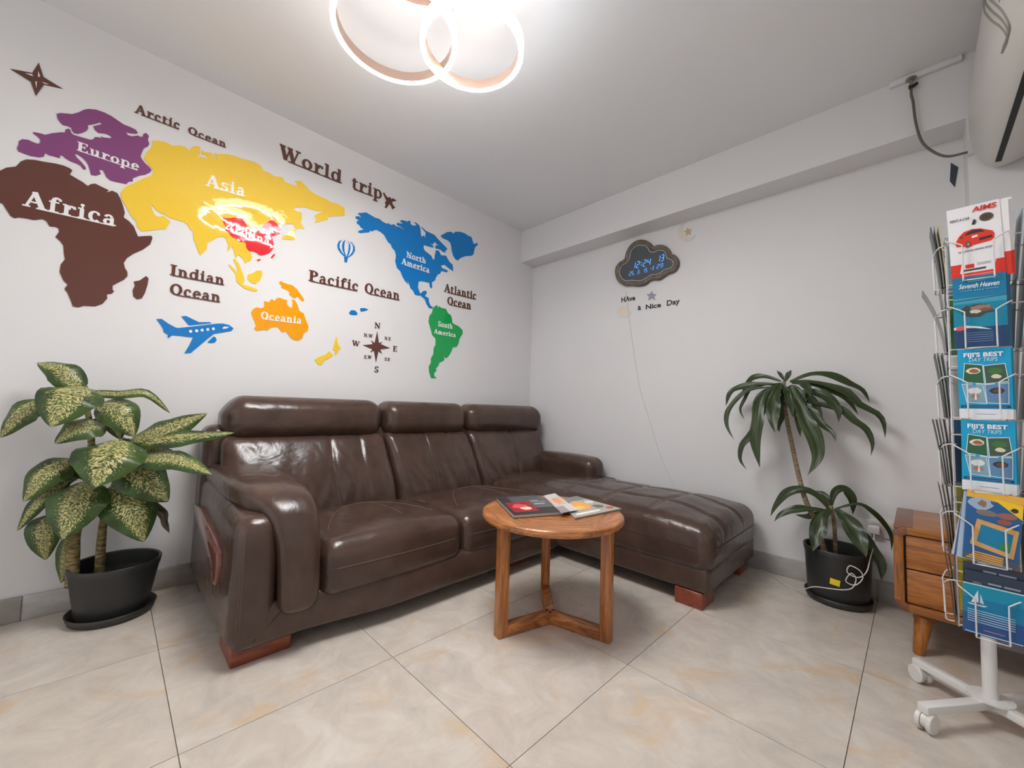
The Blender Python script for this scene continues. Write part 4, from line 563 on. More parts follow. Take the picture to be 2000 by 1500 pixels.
def magazines():
    def cover(parent, c4, z, items, lift=.0004):
        for k, (poly, col, nm) in enumerate(items):
            MB().plate([lerp4(c4, u, v_) for u, v_ in poly], ((0,0,0),(1,0,0),(0,1,0),(0,0,1)), z+.0001, z+lift+.0002*k).make(nm, flat(*col), parent)
    rnd = random.Random(3)
    def blob(cu, cv, r, n=12, e=1.0):
        return [(cu+r*e*math.cos(2*PI*i/n)*(.75+.5*rnd.random()), cv+r*math.sin(2*PI*i/n)*(.75+.5*rnd.random())) for i in range(n)]
    # dark book, corners: far-left, far-right, near-right, near-left
    c = [(1.150, -1.470), (1.240, -1.266), (1.505, -1.418), (1.415, -1.622)]
    t = thing('magazine', 'thick dark grey magazine with a red photo on its cover, on the round table', 'magazine', ((1.33), -1.444, ZT))
    quad_slab([lerp4(c, -.01, -.01), lerp4(c, 1.01, -.01), lerp4(c, 1.01, 1.01), lerp4(c, -.01, 1.01)], ZT, ZT+.002, flat(58, 58, 60), 'back_cover', t)
    quad_slab(c, ZT+.002, ZT+.013, M['paper'], 'pages', t)
    cv = quad_slab([lerp4(c, -.01, -.01), lerp4(c, 1.01, -.01), lerp4(c, 1.01, 1.01), lerp4(c, -.01, 1.01)], ZT+.013, ZT+.0145, flat(84, 84, 88, .25), 'front_cover', t)
    cover(cv, c, ZT+.0145, [([(0,.0),(.22,0),(.22,1),(0,1)], (44, 38, 42), 'spine_band'), ([(0,.72),(1,.72),(1,1),(0,1)], (30, 26, 30), 'lower_band'),
        ([(.06,.36),(.56,.36),(.56,.9),(.06,.9)], (150, 18, 30), 'cover_photo'), (blob(.3,.6,.13,12,1.2), (214, 70, 80), 'cover_photo'), (blob(.36,.72,.08,10,1.5), (240, 190, 170), 'cover_photo'),
        ([(.62,.30),(.80,.30),(.80,.34),(.62,.34)], (160, 160, 164), 'cover_text'), ([(.62,.40),(.92,.40),(.92,.43),(.62,.43)], (150, 150, 154), 'cover_text'), ([(.62,.5),(.86,.5),(.86,.55),(.62,.55)], (170, 170, 174), 'cover_text')])
    # orange magazine
    c2 = [(1.335, -1.250), (1.345, -1.100), (1.622, -1.150), (1.582, -1.440)]
    t2 = thing('magazine', 'glossy magazine with an orange photo reaching over the table edge', 'magazine', (1.48, -1.23, ZT))
    quad_slab(c2, ZT, ZT+.007, M['papergrey'], 'pages', t2)
    cv = quad_slab([lerp4(c2, -.005, -.005), lerp4(c2, 1.005, -.005), lerp4(c2, 1.005, 1.005), lerp4(c2, -.005, 1.005)], ZT+.007, ZT+.0078, flat(168, 160, 150, .25), 'front_cover', t2)
    it = [([(0,0),(1,0),(1,.24),(0,.24)], (120, 122, 116), 'cover_photo'), (blob(.42,.5,.20,14,1.3), (232, 158, 60), 'cover_photo'), (blob(.34,.62,.10,12,1.4), (244, 190, 96), 'cover_photo'), (blob(.8,.42,.1,10,1.2), (206, 200, 190), 'cover_photo'), (blob(.76,.7,.09,10,1.3), (90, 92, 88), 'cover_photo'), (blob(.2,.25,.09,10,1.3), (70, 74, 70), 'cover_photo'), (blob(.88,.86,.06,9,1.2), (190, 80, 50), 'cover_photo'), ([(.08,.86),(.6,.86),(.6,.94),(.08,.94)], (228, 224, 216), 'cover_text')]
    cover(cv, c2, ZT+.0078, it)
    # loose sheet between
    c3 = [(1.262, -1.262), (1.262, -1.172), (1.535, -1.352), (1.525, -1.455)]
    t3 = thing('leaflet', 'folded pale leaflet lying across the two magazines', 'leaflet', (1.40, -1.31, ZT+.0155))
    cv = quad_slab(c3, ZT+.0155, ZT+.0168, M['paper'], 'sheet', t3)
    cover(cv, c3, ZT+.0168, [([(0,.25),(1,.25),(1,.62),(0,.62)], (206, 176, 160), 'print'), (blob(.5,.42,.16,10,1.6), (222, 150, 110), 'print'), ([(0,.7),(.5,.7),(.5,1),(0,1)], (150, 140, 140), 'print')])
magazines()
# ---------------------------------------------------------------- lettering: slab-serif strokes
GB = 1.22
def g_line(p, q, w_):
    a, b = Vector(p), Vector(q); d = (b-a).normalized(); n = Vector((-d.y, d.x))*w_/2*GB
    return [tuple(a-n), tuple(b-n), tuple(b+n), tuple(a+n)]
def g_arc(cx, cy, rx, ry, a0, a1, wx, wy, n=14):
    out = []; wx, wy = min(wx*GB, rx*.999), min(wy*GB, ry*.999)
    for i in range(n):
        t0, t1 = (math.radians(a0+(a1-a0)*k/n) for k in (i, i+1))
        out.append([(cx+rx*math.cos(t0), cy+ry*math.sin(t0)), (cx+rx*math.cos(t1), cy+ry*math.sin(t1)),
                    (cx+(rx-wx)*math.cos(t1), cy+(ry-wy)*math.sin(t1)), (cx+(rx-wx)*math.cos(t0), cy+(ry-wy)*math.sin(t0))])
    return out
def glyph(ch):
    l, a = g_line, g_arc; sf = .075; xh = .70
    def stem(x, z0, z1, w_=.17): return [l((x, z0), (x, z1), w_)]
    def ser(x0, x1, z): return [l((x0, z), (x1, z), sf)]
    if ch == 'A': return .95, [l((.16, .03), (.46, 1), .10), l((.44, 1), (.80, .03), .20), l((.26, .34), (.66, .34), .08), [(.36,1.0),(.54,1.0),(.54,.93),(.36,.93)]]+ser(0, .32, .037)+ser(.6, .99, .037)
    if ch == 'I': return .52, stem(.26, 0, 1, .2)+ser(.03, .49, .037)+ser(.03, .49, .963)
    if ch == 'P': return .82, stem(.24, 0, 1, .2)+ser(.02, .48, .037)+[l((.02, .963), (.45, .963), sf), l((.2, .5), (.45, .5), .08)]+a(.43, .735, .35, .265, -90, 90, .19, .08)
    if ch == 'O': return .95, a(.47, .5, .45, .52, 0, 360, .19, .10, 28)
    if ch == 'C': return .92, a(.48, .5, .46, .52, 45, 318, .2, .10, 22)+[l((.82, .66), (.82, .98), .08)]
    if ch == 'E': return .82, stem(.24, 0, 1, .2)+ser(.02, .76, .045)+ser(.02, .72, .955)+[l((.24, .53), (.56, .53), .08), l((.55, .40), (.55, .66), .07), l((.73, .01), (.73, .27), .08), l((.69, .74), (.69, .99), .08)]
    if ch == 'N': return 1.0, stem(.2, 0, 1, .09)+stem(.82, 0, 1, .09)+[l((.17, .99), (.84, .02), .19)]+ser(.03, .38, .037)+ser(.0, .3, .963)+ser(.66, .99, .963)
    if ch == 'S': return .74, a(.36, .74, .30, .28, 20, 270, .15, .10)+a(.38, .27, .32, .29, -160, 90, .17, .10)+[l((.66, .72), (.66, .98), .07), l((.07, .02), (.07, .30), .07), l((.3, .5), (.44, .5), .12)]
    if ch == 'W': return 1.28, [l((.15, .98), (.40, .02), .19), l((.40, .02), (.63, .96), .085), l((.60, .98), (.85, .02), .19), l((.85, .02), (1.12, .98), .085)]+ser(.0, .36, .963)+ser(.46, .78, .963)+ser(.96, 1.27, .963)
    if ch == 'a': return .66, a(.29, .46, .23, .25, 20, 165, .13, .09)+stem(.45, .05, .5, .15)+a(.28, .20, .25, .22, 40, 330, .14, .085, 18)+ser(.42, .66, .037)
    if ch == 'c': return .62, a(.33, .345, .31, .37, 50, 315, .16, .09, 18)+[[(.40,.62),(.54,.62),(.56,.46),(.44,.46)]]
    if ch == 'd': return .76, a(.33, .345, .31, .37, 0, 360, .15, .09, 20)+stem(.58, 0, 1, .16)+ser(.44, .6, .963)+ser(.56, .78, .037)
    if ch == 'e': return .66, a(.33, .345, .31, .37, 0, 318, .16, .09, 20)+[l((.1, .37), (.62, .37), .08)]
    if ch == 'f': return .52, stem(.2, 0, .72, .16)+a(.36, .72, .24, .28, 45, 180, .16, .10)+ser(.03, .46, .037)+ser(.03, .46, .66)+[[(.42,.92),(.56,.92),(.56,.78),(.44,.78)]]
    if ch == 'h': return .80, stem(.2, 0, 1, .16)+a(.38, .42, .27, .28, 0, 180, .16, .09)+stem(.57, 0, .44, .16)+ser(.04, .36, .037)+ser(.42, .74, .037)+ser(.04, .2, .963)
    if ch == 'i': return .42, stem(.21, 0, .68, .16)+ser(.03, .4, .037)+ser(.03, .22, .66)+[l((.21, .68), (.25, .9), .07)]+a(.22, .90, .095, .095, 0, 360, .094, .094, 12)
    if ch == 'l': return .42, stem(.22, 0, 1, .16)+ser(.03, .41, .037)+ser(.04, .22, .963)
    if ch == 'm': return 1.12, stem(.2, 0, .68, .16)+a(.36, .42, .25, .28, 0, 180, .15, .09)+stem(.54, 0, .44, .15)+a(.70, .42, .25, .28, 0, 180, .15, .09)+stem(.88, 0, .44, .15)+ser(.03, .34, .037)+ser(.43, .66, .037)+ser(.76, 1.04, .037)+ser(.03, .2, .66)
    if ch == 'n': return .80, stem(.2, 0, .68, .16)+a(.38, .42, .27, .28, 0, 180, .16, .09)+stem(.57, 0, .44, .16)+ser(.03, .36, .037)+ser(.42, .76, .037)+ser(.03, .2, .66)
    if ch == 'o': return .70, a(.35, .345, .33, .37, 0, 360, .16, .09, 22)
    if ch == 'p': return .76, stem(.2, -.3, .68, .16)+a(.40, .345, .32, .37, 0, 360, .15, .09, 20)+ser(.03, .38, -.27)+ser(.03, .2, .66)
    if ch == 'r': return .60, stem(.2, 0, .68, .16)+a(.42, .40, .24, .29, 50, 180, .16, .10)+ser(.03, .40, .037)+ser(.03, .2, .66)+[[(.46,.66),(.60,.66),(.62,.48),(.48,.48)]]
    if ch == 's': return .56, a(.28, .52, .23, .19, 20, 270, .12, .08)+a(.29, .19, .25, .21, -160, 90, .13, .08)+[l((.5, .5), (.5, .69), .06), l((.06, .01), (.06, .2), .06)]
    if ch == 't': return .50, stem(.2, .1, .84, .16)+ser(.03, .46, .65)+a(.34, .17, .22, .19, 180, 320, .14, .09)
    if ch == 'u': return .80, stem(.2, .25, .68, .16)+a(.38, .26, .26, .28, 180, 360, .16, .09)+stem(.58, 0, .68, .16)+ser(.03, .2, .66)+ser(.42, .58, .66)+ser(.58, .76, .037)
    if ch == '.': return .26, a(.13, .07, .08, .08, 0, 360, .079, .079, 10)
    return .4, []
def word(txt, underline=True):
    x = 0; P = []
    for c in txt:
        w_, polys = glyph(c); P += [[(px+x, pz) for px, pz in q] for q in polys]; x += w_+.06
    W = x-.06
    if underline and len(txt) > 2:
        a = .55 if txt[0] in 'AWO' else .2
        b = W-.1 if txt[-1] != 'p' else W-.75
        P.append([(a, -.045), (b, -.045), (b, .03), (a, .03)])
    return W, P
def wall_word(m, key, t0, t1, underline=True):
    txt, y0, z0, y1, z1, h = TX[key]
    W, P = word(txt, underline)
    if txt == 'trip': h *= .98
    sx = (y1-y0)/W; sl = (z1-z0)/(y1-y0)
    fr = ((0, 0, 0), (0, 1, 0), (0, 0, 1), (1, 0, 0))
    for i, q in enumerate(P): m.plate([(y0+x*sx, z0+z*h+x*sx*sl) for x, z in q], fr, t0, t1+i*1.2e-5)

# ---------------------------------------------------------------- world map on the left wall
FRA = ((0, 0, 0), (0, 1, 0), (0, 0, 1), (1, 0, 0))
def decal(name, key, mat, label, cat, group='world map wall decals', words=(), t1=.0032, t0=.0002):
    keys = key if isinstance(key, (list, tuple)) else [key]
    m = MB()
    for k in keys: m.plate(D[k], FRA, t0, t1)
    o = m.make(name, mat)
    solo(o, label, cat, group)
    for wd in words:
        mm = MB(); wall_word(mm, wd, t1-.0004, t1+.0012)
        mm.make('lettering', M['letterwhite'], o)['label'] = 'white letters reading ' + TX[wd][0]
    return o
decal('map_decal', 'europe', M['purple'], 'purple wall decal of Europe with its white name', 'decal', words=['Europe'])
decal('map_decal', 'africa', M['brown'], 'dark brown wall decal of Africa with its white name', 'decal', words=['Africa'])
decal('map_decal', 'madagascar', M['brown'], 'small brown island decal beside Africa', 'decal')
decal('map_decal', 'asia', M['yellow'], 'large yellow wall decal of Asia', 'decal', words=['Asia'])
decal('map_decal', 'japan', M['yellow'], 'small yellow decal right of the red China piece', 'decal')
decal('map_decal', 'sumatra', M['yellow'], 'forked yellow island decal below Asia', 'decal')
decal('map_decal', 'borneo', M['yellow'], 'rounded yellow island decal right of the forked one', 'decal')
ch = decal('map_decal', 'china', M['red'], 'red wall decal of China overlapping yellow Asia', 'decal', words=['China'], t1=.0056, t0=.0034)
decal('map_decal', 'hainan', M['red'], 'tiny red island decal below China', 'decal')
decal('map_decal', 'taiwan', M['red'], 'tiny slanted red island decal right below China', 'decal')
decal('map_decal', 'australia', M['orange'], 'orange wall decal of Oceania with its white name', 'decal', words=['Oceania'])
decal('map_decal', 'guinea', M['orange'], 'slim curved orange island decal above Oceania', 'decal')
decal('map_decal', 'nz1', M['yellow'], 'spiky upper yellow island decal left of the compass rose', 'decal')
decal('map_decal', 'nz2', M['yellow'], 'slanted lower yellow island decal left of the compass rose', 'decal')
decal('map_decal', 'namerica', M['blue'], 'blue wall decal of North America with its white name', 'decal', words=['North', 'North2'])
decal('map_decal', 'greenland', M['blue'], 'blue island decal above the Atlantic Ocean lettering', 'decal')
decal('map_decal', 'samerica', M['green'], 'green wall decal of South America with its white name', 'decal', words=['South', 'South2'])
decal('map_decal', 'isle1', M['blue'], 'tiny oval blue island decal below the Pacific Ocean lettering', 'decal')
decal('map_decal', 'isle2', M['blue'], 'tiny pointed blue island decal below the Pacific Ocean lettering', 'decal')
def balloon():
    t = thing('balloon_decal', 'blue hot air balloon decal above the Pacific Ocean lettering', 'decal', (0, D['bal5'][0][0], D['bal5'][3][1]), 'world map wall decals')
    for k in ('bal1', 'bal2', 'bal3', 'bal4'): MB().plate(D[k], FRA, .0002, .003).make('stripe', M['blue'], t)
    MB().plate(D['bal5'], FRA, .0002, .003).make('basket', M['blue'], t)
balloon()
def plane():
    t = thing('airplane_decal', 'blue airliner decal with white windows below Indian Ocean', 'decal', (0, D['plane1'][0][0], D['plane1'][17][1]), 'world map wall decals')
    b = MB().plate(D['plane1'], FRA, .0002, .003).make('fuselage', M['blue'], t)
    MB().plate(D['plane2'], FRA, .0002, .003).make('wing', M['blue'], t)
    MB().plate(D['plane3'], FRA, .0002, .003).make('engine', M['blue'], t)
    for (y, z) in D['planewin']:
        MB().plate([(y+.0063*math.cos(2*PI*i/16), z+.0075*math.sin(2*PI*i/16)) for i in range(16)], FRA, .0028, .0036).make('window', M['letterwhite'], b)
    MB().plate(D['cockpit'], FRA, .0028, .0036).make('cockpit_window', M['letterwhite'], b)
plane()
def rose():
    t = thing('compass_rose_decal', 'brown compass rose decal with its direction letters', 'decal', (0, -1.548, 1.17), 'world map wall decals')
    MB().plate(D['rose1'], FRA, .0002, .003).make('large_star', M['brown'], t)
    MB().plate(D['rose2'], FRA, .0002, .0024).make('small_star', M['brown'], t)
    for k in ('N', 'E', 'S', 'W', 'NW', 'NE', 'SW', 'SE'):
        m = MB(); wall_word(m, k, .0002, .003, False); m.make('letter', M['brown'], t)
rose()
def star():
    o = decal('star_decal', 'star', M['brown'], 'dark four pointed star decal near the ceiling above Europe', 'decal')
    for i in range(4): MB().plate(D['slit%d' % i], FRA, .0028, .0038).make('slit', M['wall'], o)
star()
decal('jet_decal', 'jet', M['brown'], 'small brown jet decal at the end of World trip', 'decal')
def words(name, keys, label):
    t = None
    for k in keys:
        m = MB(); wall_word(m, k, .0002, .004)
        if t is None:
            t = thing(name, label, 'lettering', (0, TX[k][1], TX[k][2]), 'brown wall lettering')
        m.make('word', M['brown'], t)
words('wall_lettering', ['World', 'trip'], 'large brown lettering reading World trip')
words('wall_lettering', ['Arctic', 'Arctic2'], 'brown lettering reading Arctic Ocean')
words('wall_lettering', ['Indian', 'Indian2'], 'brown lettering reading Indian Ocean')
words('wall_lettering', ['Pacific', 'Pacific2'], 'brown lettering reading Pacific Ocean')
words('wall_lettering', ['Atlantic', 'Atlantic2'], 'brown lettering reading Atlantic Ocean')

# ---------------------------------------------------------------- plain text through the built-in font
_txt = {}
def text_polys(s, shear=0, bold=0.0):
    """flat outline mesh of a string, normalised to width 1 and cap height 1 -> verts, faces"""
    key = (s, shear, bold)
    if key in _txt: return _txt[key]
    cu = bpy.data.curves.new('t', 'FONT'); cu.body = s; cu.size = 1; cu.shear = shear; cu.offset = bold; cu.resolution_u = 3
    o = bpy.data.objects.new('t', cu); COL.objects.link(o)
    dg = bpy.context.evaluated_depsgraph_get(); me = bpy.data.meshes.new_from_object(o.evaluated_get(dg))
    V = [(v.co.x, v.co.y) for v in me.vertices]; F = [tuple(p.vertices) for p in me.polygons]
    bpy.data.objects.remove(o); bpy.data.curves.remove(cu); bpy.data.meshes.remove(me)
    x0, x1 = min(v[0] for v in V), max(v[0] for v in V)
    V = [((x-x0)/(x1-x0), y/.70) for x, y in V]
    _txt[key] = (V, F); return V, F
def text_on(name, s, fr, x, y, w_, h, t, mat, parent, shear=0, bold=0.0, skew=0):
    V, F = text_polys(s, shear, bold)
    o, ux, uy, n = (Vector(q) for q in fr)
    P = [o+ux*(x+a*w_)+uy*(y+b*h+skew*a*w_)+n*t for a, b in V]
    if ux.cross(uy).dot(n) < 0: F = [f[::-1] for f in F]
    return add(name, mesh(P, F), mat, parent)

# ---------------------------------------------------------------- clock wall
FRB = ((0, 0, 0), (1, 0, 0), (0, 0, 1), (0, -1, 0))
def clock():
    t = thing('cloud_wall_clock', 'cloud shaped digital wall clock with grey wooden rim and blue digits', 'clock', (1.14, -.001, 1.87))
    def ring(poly, n=4): 
        P = [Vector((a, b, 0)) for a, b in poly]; P.append(P[0]); return [(v.x, v.y) for v in spline(P, n)[:-1]]
    out, inn = ring(D['cloud_out']), ring(D['cloud_in'])
    clockwood = wood_mat('grey_brown_wood', S(84, 74, 66), S(110, 98, 88), S(128, 116, 104), (6, 6, 2), 5, .45, 0)
    mirror = pmat('dark_mirror', S(96, 102, 106), .12, .55, coat=.3)
    led = pmat('blue_led', (.02, .1, .3), .4, emit=(.06, .34, 1.0), es=1.3)
    glow = pmat('pale_edge', S(205, 205, 206), .4)
    MB().plate(out, FRB, .0, .021).make('back_panel', clockwood, t)
    bm = bmesh.new()
    n = len(out)
    # rim as loop between outline and inner outline, resampled
    def res(poly, k):
        L = [0]
        for i in range(len(poly)): L.append(L[-1]+math.dist(poly[i], poly[(i+1)%len(poly)]))
        r = []; j = 0
        for i in range(k):
            s = L[-1]*i/k
            while L[j+1] < s: j += 1
            f = (s-L[j])/(L[j+1]-L[j]); a, b = poly[j], poly[(j+1)%len(poly)]
            r.append((a[0]+(b[0]-a[0])*f, a[1]+(b[1]-a[1])*f))
        return r
    K = 160; A = res(out, K); B0 = res(inn, 640)
    B = [min(B0, key=lambda q: math.dist(q, a)) for a in A]
    V = []; F = []
    for f, dep in ((0, .0), (0, .031), (.12, .036), (.5, .036), (.88, .030), (1, .020)):
        V += [(a[0]+(b[0]-a[0])*f, -dep, a[1]+(b[1]-a[1])*f) for a, b in zip(A, B)]
    for r in range(5):
        for i in range(K): F.append((r*K+i, r*K+(i+1)%K, (r+1)*K+(i+1)%K, (r+1)*K+i))
    bm.free()
    sharp(add('rim', mesh(V, F), clockwood, t), .9)
    MB().tube([(b[0], -.0235, b[1]) for b in B0[::4]]+[(B0[0][0], -.0235, B0[0][1])], .0026, 6).make('light_edge', glow, t, True)
    face = MB().plate(inn, FRB, .0212, .0225).make('face', mirror, t)
    SEG = {'0': 'abcdef', '1': 'bc', '2': 'abged', '3': 'abgcd', '4': 'fgbc', '5': 'afgcd', '6': 'afgedc', '9': 'abcdfg', '-': 'g'}
    def digits(key, lw):
        s, x0, z0, x1, z1, h = TX[key]
        wd = sum(.55 if c in '.:, ' else 1 for c in s); u = (x1-x0)/wd; sl = (z1-z0)/(x1-x0); x = 0; m = MB()
        for c in s:
            if c in '.:':
                for zz in ((.05,) if c == '.' else (.28, .72)):
                    cx, cz = x0+(x+.25)*u+.12*zz*h, z0+zz*h; m.plate([(cx-lw*.6, cz-lw*.6), (cx+lw*.6, cz-lw*.6), (cx+lw*.6, cz+lw*.6), (cx-lw*.6, cz+lw*.6)], FRB, .0224, .0232)
                x += .55; continue
            if c == ' ': x += .55; continue
            W = .62*u; ox = x0+x*u+.14*u
            pts = {'tl': (0, 1), 'tr': (1, 1), 'ml': (0, .5), 'mr': (1, .5), 'bl': (0, 0), 'br': (1, 0)}
            for sgm in SEG[c]:
                a, b = {'a': ('tl', 'tr'), 'b': ('tr', 'mr'), 'c': ('mr', 'br'), 'd': ('bl', 'br'), 'e': ('ml', 'bl'), 'f': ('tl', 'ml'), 'g': ('ml', 'mr')}[sgm]
                def at(k):
                    px, pz = pts[k]; return (ox+px*W+.16*pz*h, z0+pz*h+sl*(x*u+px*W))
                p, q = Vector(at(a)), Vector(at(b)); d = (q-p)*.1
                m.plate(g_line(p+d, q-d, lw/GB), FRB, .0224, .0232)
            x += 1
        m.make('digits', led, face)
    digits('clk1', .0052); digits('clk2', .0052); digits('clk3', .003); digits('clk4', .003); digits('clk5', .003)
clock()
MB().tube(spline([(x, -.005, z) for x, z in D['clockcord']], 6), .0022, 8).make('clock_cord', M['whiteplastic'], None, True)
solo(bpy.data.objects['clock_cord'], 'thin white cord hanging from the cloud clock down the wall', 'cord')
def wdecal(name, key, col, label, cat='decal', dep=.003):
    return solo(MB().plate(D[key], FRB, .0002, dep).make(name, flat(*col, .5)), label, cat, 'small decals around the clock')
mo = wdecal('moon_decal', 'moon', (214, 202, 190), 'pale crescent moon decal with a tan star under the beam')
MB().plate(D['moonstar'], FRB, .0025, .0045).make('star', flat(196, 168, 128, .5), mo)
wdecal('star_decal', 'greystar', (146, 148, 160), 'small grey five pointed star decal below the cloud clock')
wdecal('cloud_decal', 'peach', (218, 206, 194), 'faint peach cloud decal under the word HAve')
def nice_day():
    t = thing('wall_lettering', 'black handwritten lettering reading HAve a Nice Day', 'lettering', (.947, 0, 1.68))
    for k in ('bHave', 'ba', 'bNice', 'bDay'):
        s, x0, z0, x1, z1, h = TX[k]
        if k == 'ba': h *= 1.4
        text_on('word', s, FRB, x0, z0, x1-x0, h, .0012, M['letterblack'], t, bold=.03, skew=(z1-z0)/(x1-x0))
nice_day()
solo(MB().plate(D['tape'], FRB, .0002, .002).make('tape_patch', M['tape']), 'dark grey tape patch on the wall beside the corner pillar', 'tape')
def socket():
    t = thing('wall_socket', 'white wall socket above the skirting behind the dracaena', 'socket', (2.415, 0, .33))
    bevel(MB().box((2.345, -.009, .315), (2.505, 0, .400)).make('plate', M['whiteplastic'], t), .003)
    for dx in (0, .022, .011):
        MB().box((2.452+dx, -.0096, .355 if dx != .011 else .337), (2.457+dx, -.0088, .367 if dx != .011 else .347)).make('slot', M['dark'], t)
socket()
def cord():
    t = thing('charger_cord', 'white charger cord looped across the dracaena pot to the socket', 'cord', (2.40, -.03, .05))
    bevel(MB().box((2.380, -.045, .335), (2.425, -.009, .375)).make('plug', M['whiteplastic'], t), .004)
    pts = [(2.402, -.03, .337)]+[p for p in CORD[1:-2]]+[(1.895, -.03, .006)]
    MB().tube(spline(pts, 6), .0024, 8).make('cable', M['whiteplastic'], t, True)
cord()

# ---------------------------------------------------------------- plants
def leaf(name, path, width, hint, mat, parent, shape='ovate', fold=.18, droop=.1, wav=.0, n=12, seed=0, base_frac=0.0):
    P = spline(path, max(2, n//(len(path)-1))); m = len(P)
    cols = [-1, -.62, -.28, 0, .28, .62, 1]; V = []; F = []; UV = []
    rnd = random.Random(seed); ph = rnd.random()*6
    L = sum((P[i+1]-P[i]).length for i in range(m-1)); acc = 0
    hint = Vector(hint).normalized()
    for i in range(m):
        T = (P[min(i+1, m-1)]-P[max(i-1, 0)]).normalized()
        s = T.cross(hint)
        if s.length < .15: s = T.cross(hint+Vector((.3, .2, .5)))
        s.normalize(); nn = s.cross(T)
        if i: acc += (P[i]-P[i-1]).length
        t = acc/L
        if shape == 'ovate': w_ = math.sin(PI*min(1, t**.72))**.72*(1 if t < .5 else 1-.12*(t-.5))
        else: w_ = min(1, .28+1.6*t)*(1-max(0, (t-.55)/.45)**1.7)
        w_ = max(w_, .015)
        for c in cols:
            e = abs(c)
            z = -droop*width*e**2+fold*width*e*(1-.6*t)+wav*width*math.sin(t*15+ph+c*2)*e
            V.append(P[i]+s*c*w_*width/2+nn*z*w_); UV.append((t, (c+1)/2))
    k = len(cols)
    for i in range(m-1):
        for j in range(k-1): F.append((i*k+j, i*k+j+1, (i+1)*k+j+1, (i+1)*k+j))
    me = mesh(V, F); ul = me.uv_layers.new(name='UVMap')
    for p in me.polygons:
        for li, vi in zip(p.loop_indices, p.vertices): ul.data[li].uv = UV[vi]
    return add(name, me, mat, parent, True)
def uvsplit(m):
    N, L, B = nodes(m); tc = N.new('ShaderNodeTexCoord'); s = N.new('ShaderNodeSeparateXYZ'); L.new(tc.outputs['UV'], s.inputs[0]); return s.outputs[0], s.outputs[1]
def dieff_mat():
    m = pmat('dieffenbachia_leaf', S(60, 92, 40), .34, spec=.4)
    N, L, B = nodes(m); t, v_ = uvsplit(m)
    c = math_(m, 'ABSOLUTE', math_(m, 'SUBTRACT', math_(m, 'MULTIPLY', v_, 2), 1))
    vec = coords(m)
    green = ramp(m, tnoise(m, vec, 9, 3), [(.35, S(38, 58, 26)), (.65, S(70, 94, 42))])
    cen = N.new('ShaderNodeMapRange'); L.new(c, cen.inputs[0]); cen.inputs[1].default_value = .35; cen.inputs[2].default_value = .95; cen.inputs[3].default_value = .085; cen.inputs[4].default_value = -.26
    # veins-oriented blotches: noise in (t, |c|) stretched
    cx = N.new('ShaderNodeCombineXYZ')
    L.new(math_(m, 'SUBTRACT', math_(m, 'MULTIPLY', t, 44), math_(m, 'MULTIPLY', c, 9)), cx.inputs[0]); L.new(math_(m, 'MULTIPLY', v_, 15), cx.inputs[1])
    oi = N.new('ShaderNodeObjectInfo'); L.new(math_(m, 'MULTIPLY', oi.outputs['Random'], 60), cx.inputs[2])
    nz = N.new('ShaderNodeTexNoise'); nz.inputs['Scale'].default_value = 1.25; nz.inputs['Detail'].default_value = 3; nz.inputs['Roughness'].default_value = .65; L.new(cx.outputs[0], nz.inputs['Vector'])
    f = ramp(m, math_(m, 'ADD', nz.outputs['Fac'], math_(m, 'MULTIPLY', cen.outputs[0], .8)), [(.545, (0,0,0)), (.60, (1,1,1))])
    col = mixc(m, f, green, S(206, 196, 136))
    rib = ramp(m, c, [(.0, (1,1,1)), (.045, (0,0,0))])
    base(m, mixc(m, math_(m, 'MULTIPLY', rib, .6), col, S(96, 116, 60)))
    bump(m, nz.outputs['Fac'], .15, .004); return m
def drac_mat():
    m = pmat('dracaena_leaf', S(52, 70, 36), .34, spec=.4); N, L, B = nodes(m); t, v_ = uvsplit(m)
    cx = N.new('ShaderNodeCombineXYZ'); L.new(math_(m, 'MULTIPLY', v_, 14), cx.inputs[1]); L.new(math_(m, 'MULTIPLY', t, 1.5), cx.inputs[0])
    oi = N.new('ShaderNodeObjectInfo'); L.new(math_(m, 'MULTIPLY', oi.outputs['Random'], 40), cx.inputs[2])
    nz = N.new('ShaderNodeTexNoise'); nz.inputs['Scale'].default_value = 1; nz.inputs['Detail'].default_value = 2; L.new(cx.outputs[0], nz.inputs['Vector'])
    col = ramp(m, nz.outputs['Fac'], [(.35, S(30, 42, 22)), (.55, S(52, 66, 34)), (.72, S(78, 92, 48))])
    tip = ramp(m, t, [(.93, (0,0,0)), (1.0, (1,1,1))])
    base(m, mixc(m, math_(m, 'MULTIPLY', tip, .6), col, S(120, 92, 56)))
    bump(m, nz.outputs['Fac'], .2, .003); return m
def bark_mat(name, a, b, c, sc=(20, 20, 60)):
    m = pmat(name, a, .7); v_ = coords(m, sc); base(m, ramp(m, tnoise(m, v_, 1.6, 4), [(.36, a), (.52, b), (.66, c)])); bump(m, tnoise(m, v_, 3, 3), .4, .004); return m
def pot(t, cx, cy, r_top, r_bot, h, rs, z0=.012):
    MB().lathe([(0, .002), (rs*.86, .002), (rs*.93, .006), (rs, .034), (rs-.005, .034), (rs*.90, .012), (0, .010)], (cx, cy, 0), 56).make('saucer', M['saucer'], t, True)
    p = MB().lathe([(0, z0), (r_bot, z0), (r_bot+.004, z0+.01), (r_top-.006, h-.03), (r_top-.004, h-.03), (r_top, h-.004), (r_top-.003, h), (r_top-.010, h-.004), (r_top-.014, h-.04), (r_top-.016, h-.06)], (cx, cy, 0), 56).make('pot', M['black'], t)
    sharp(p, .9)
    MB().lathe([(0, h-.058), (r_top-.018, h-.06), (r_top-.017, h-.075), (0, h-.075)], (cx, cy, 0), 40).make('soil', M['soil'], p, True)
    return p
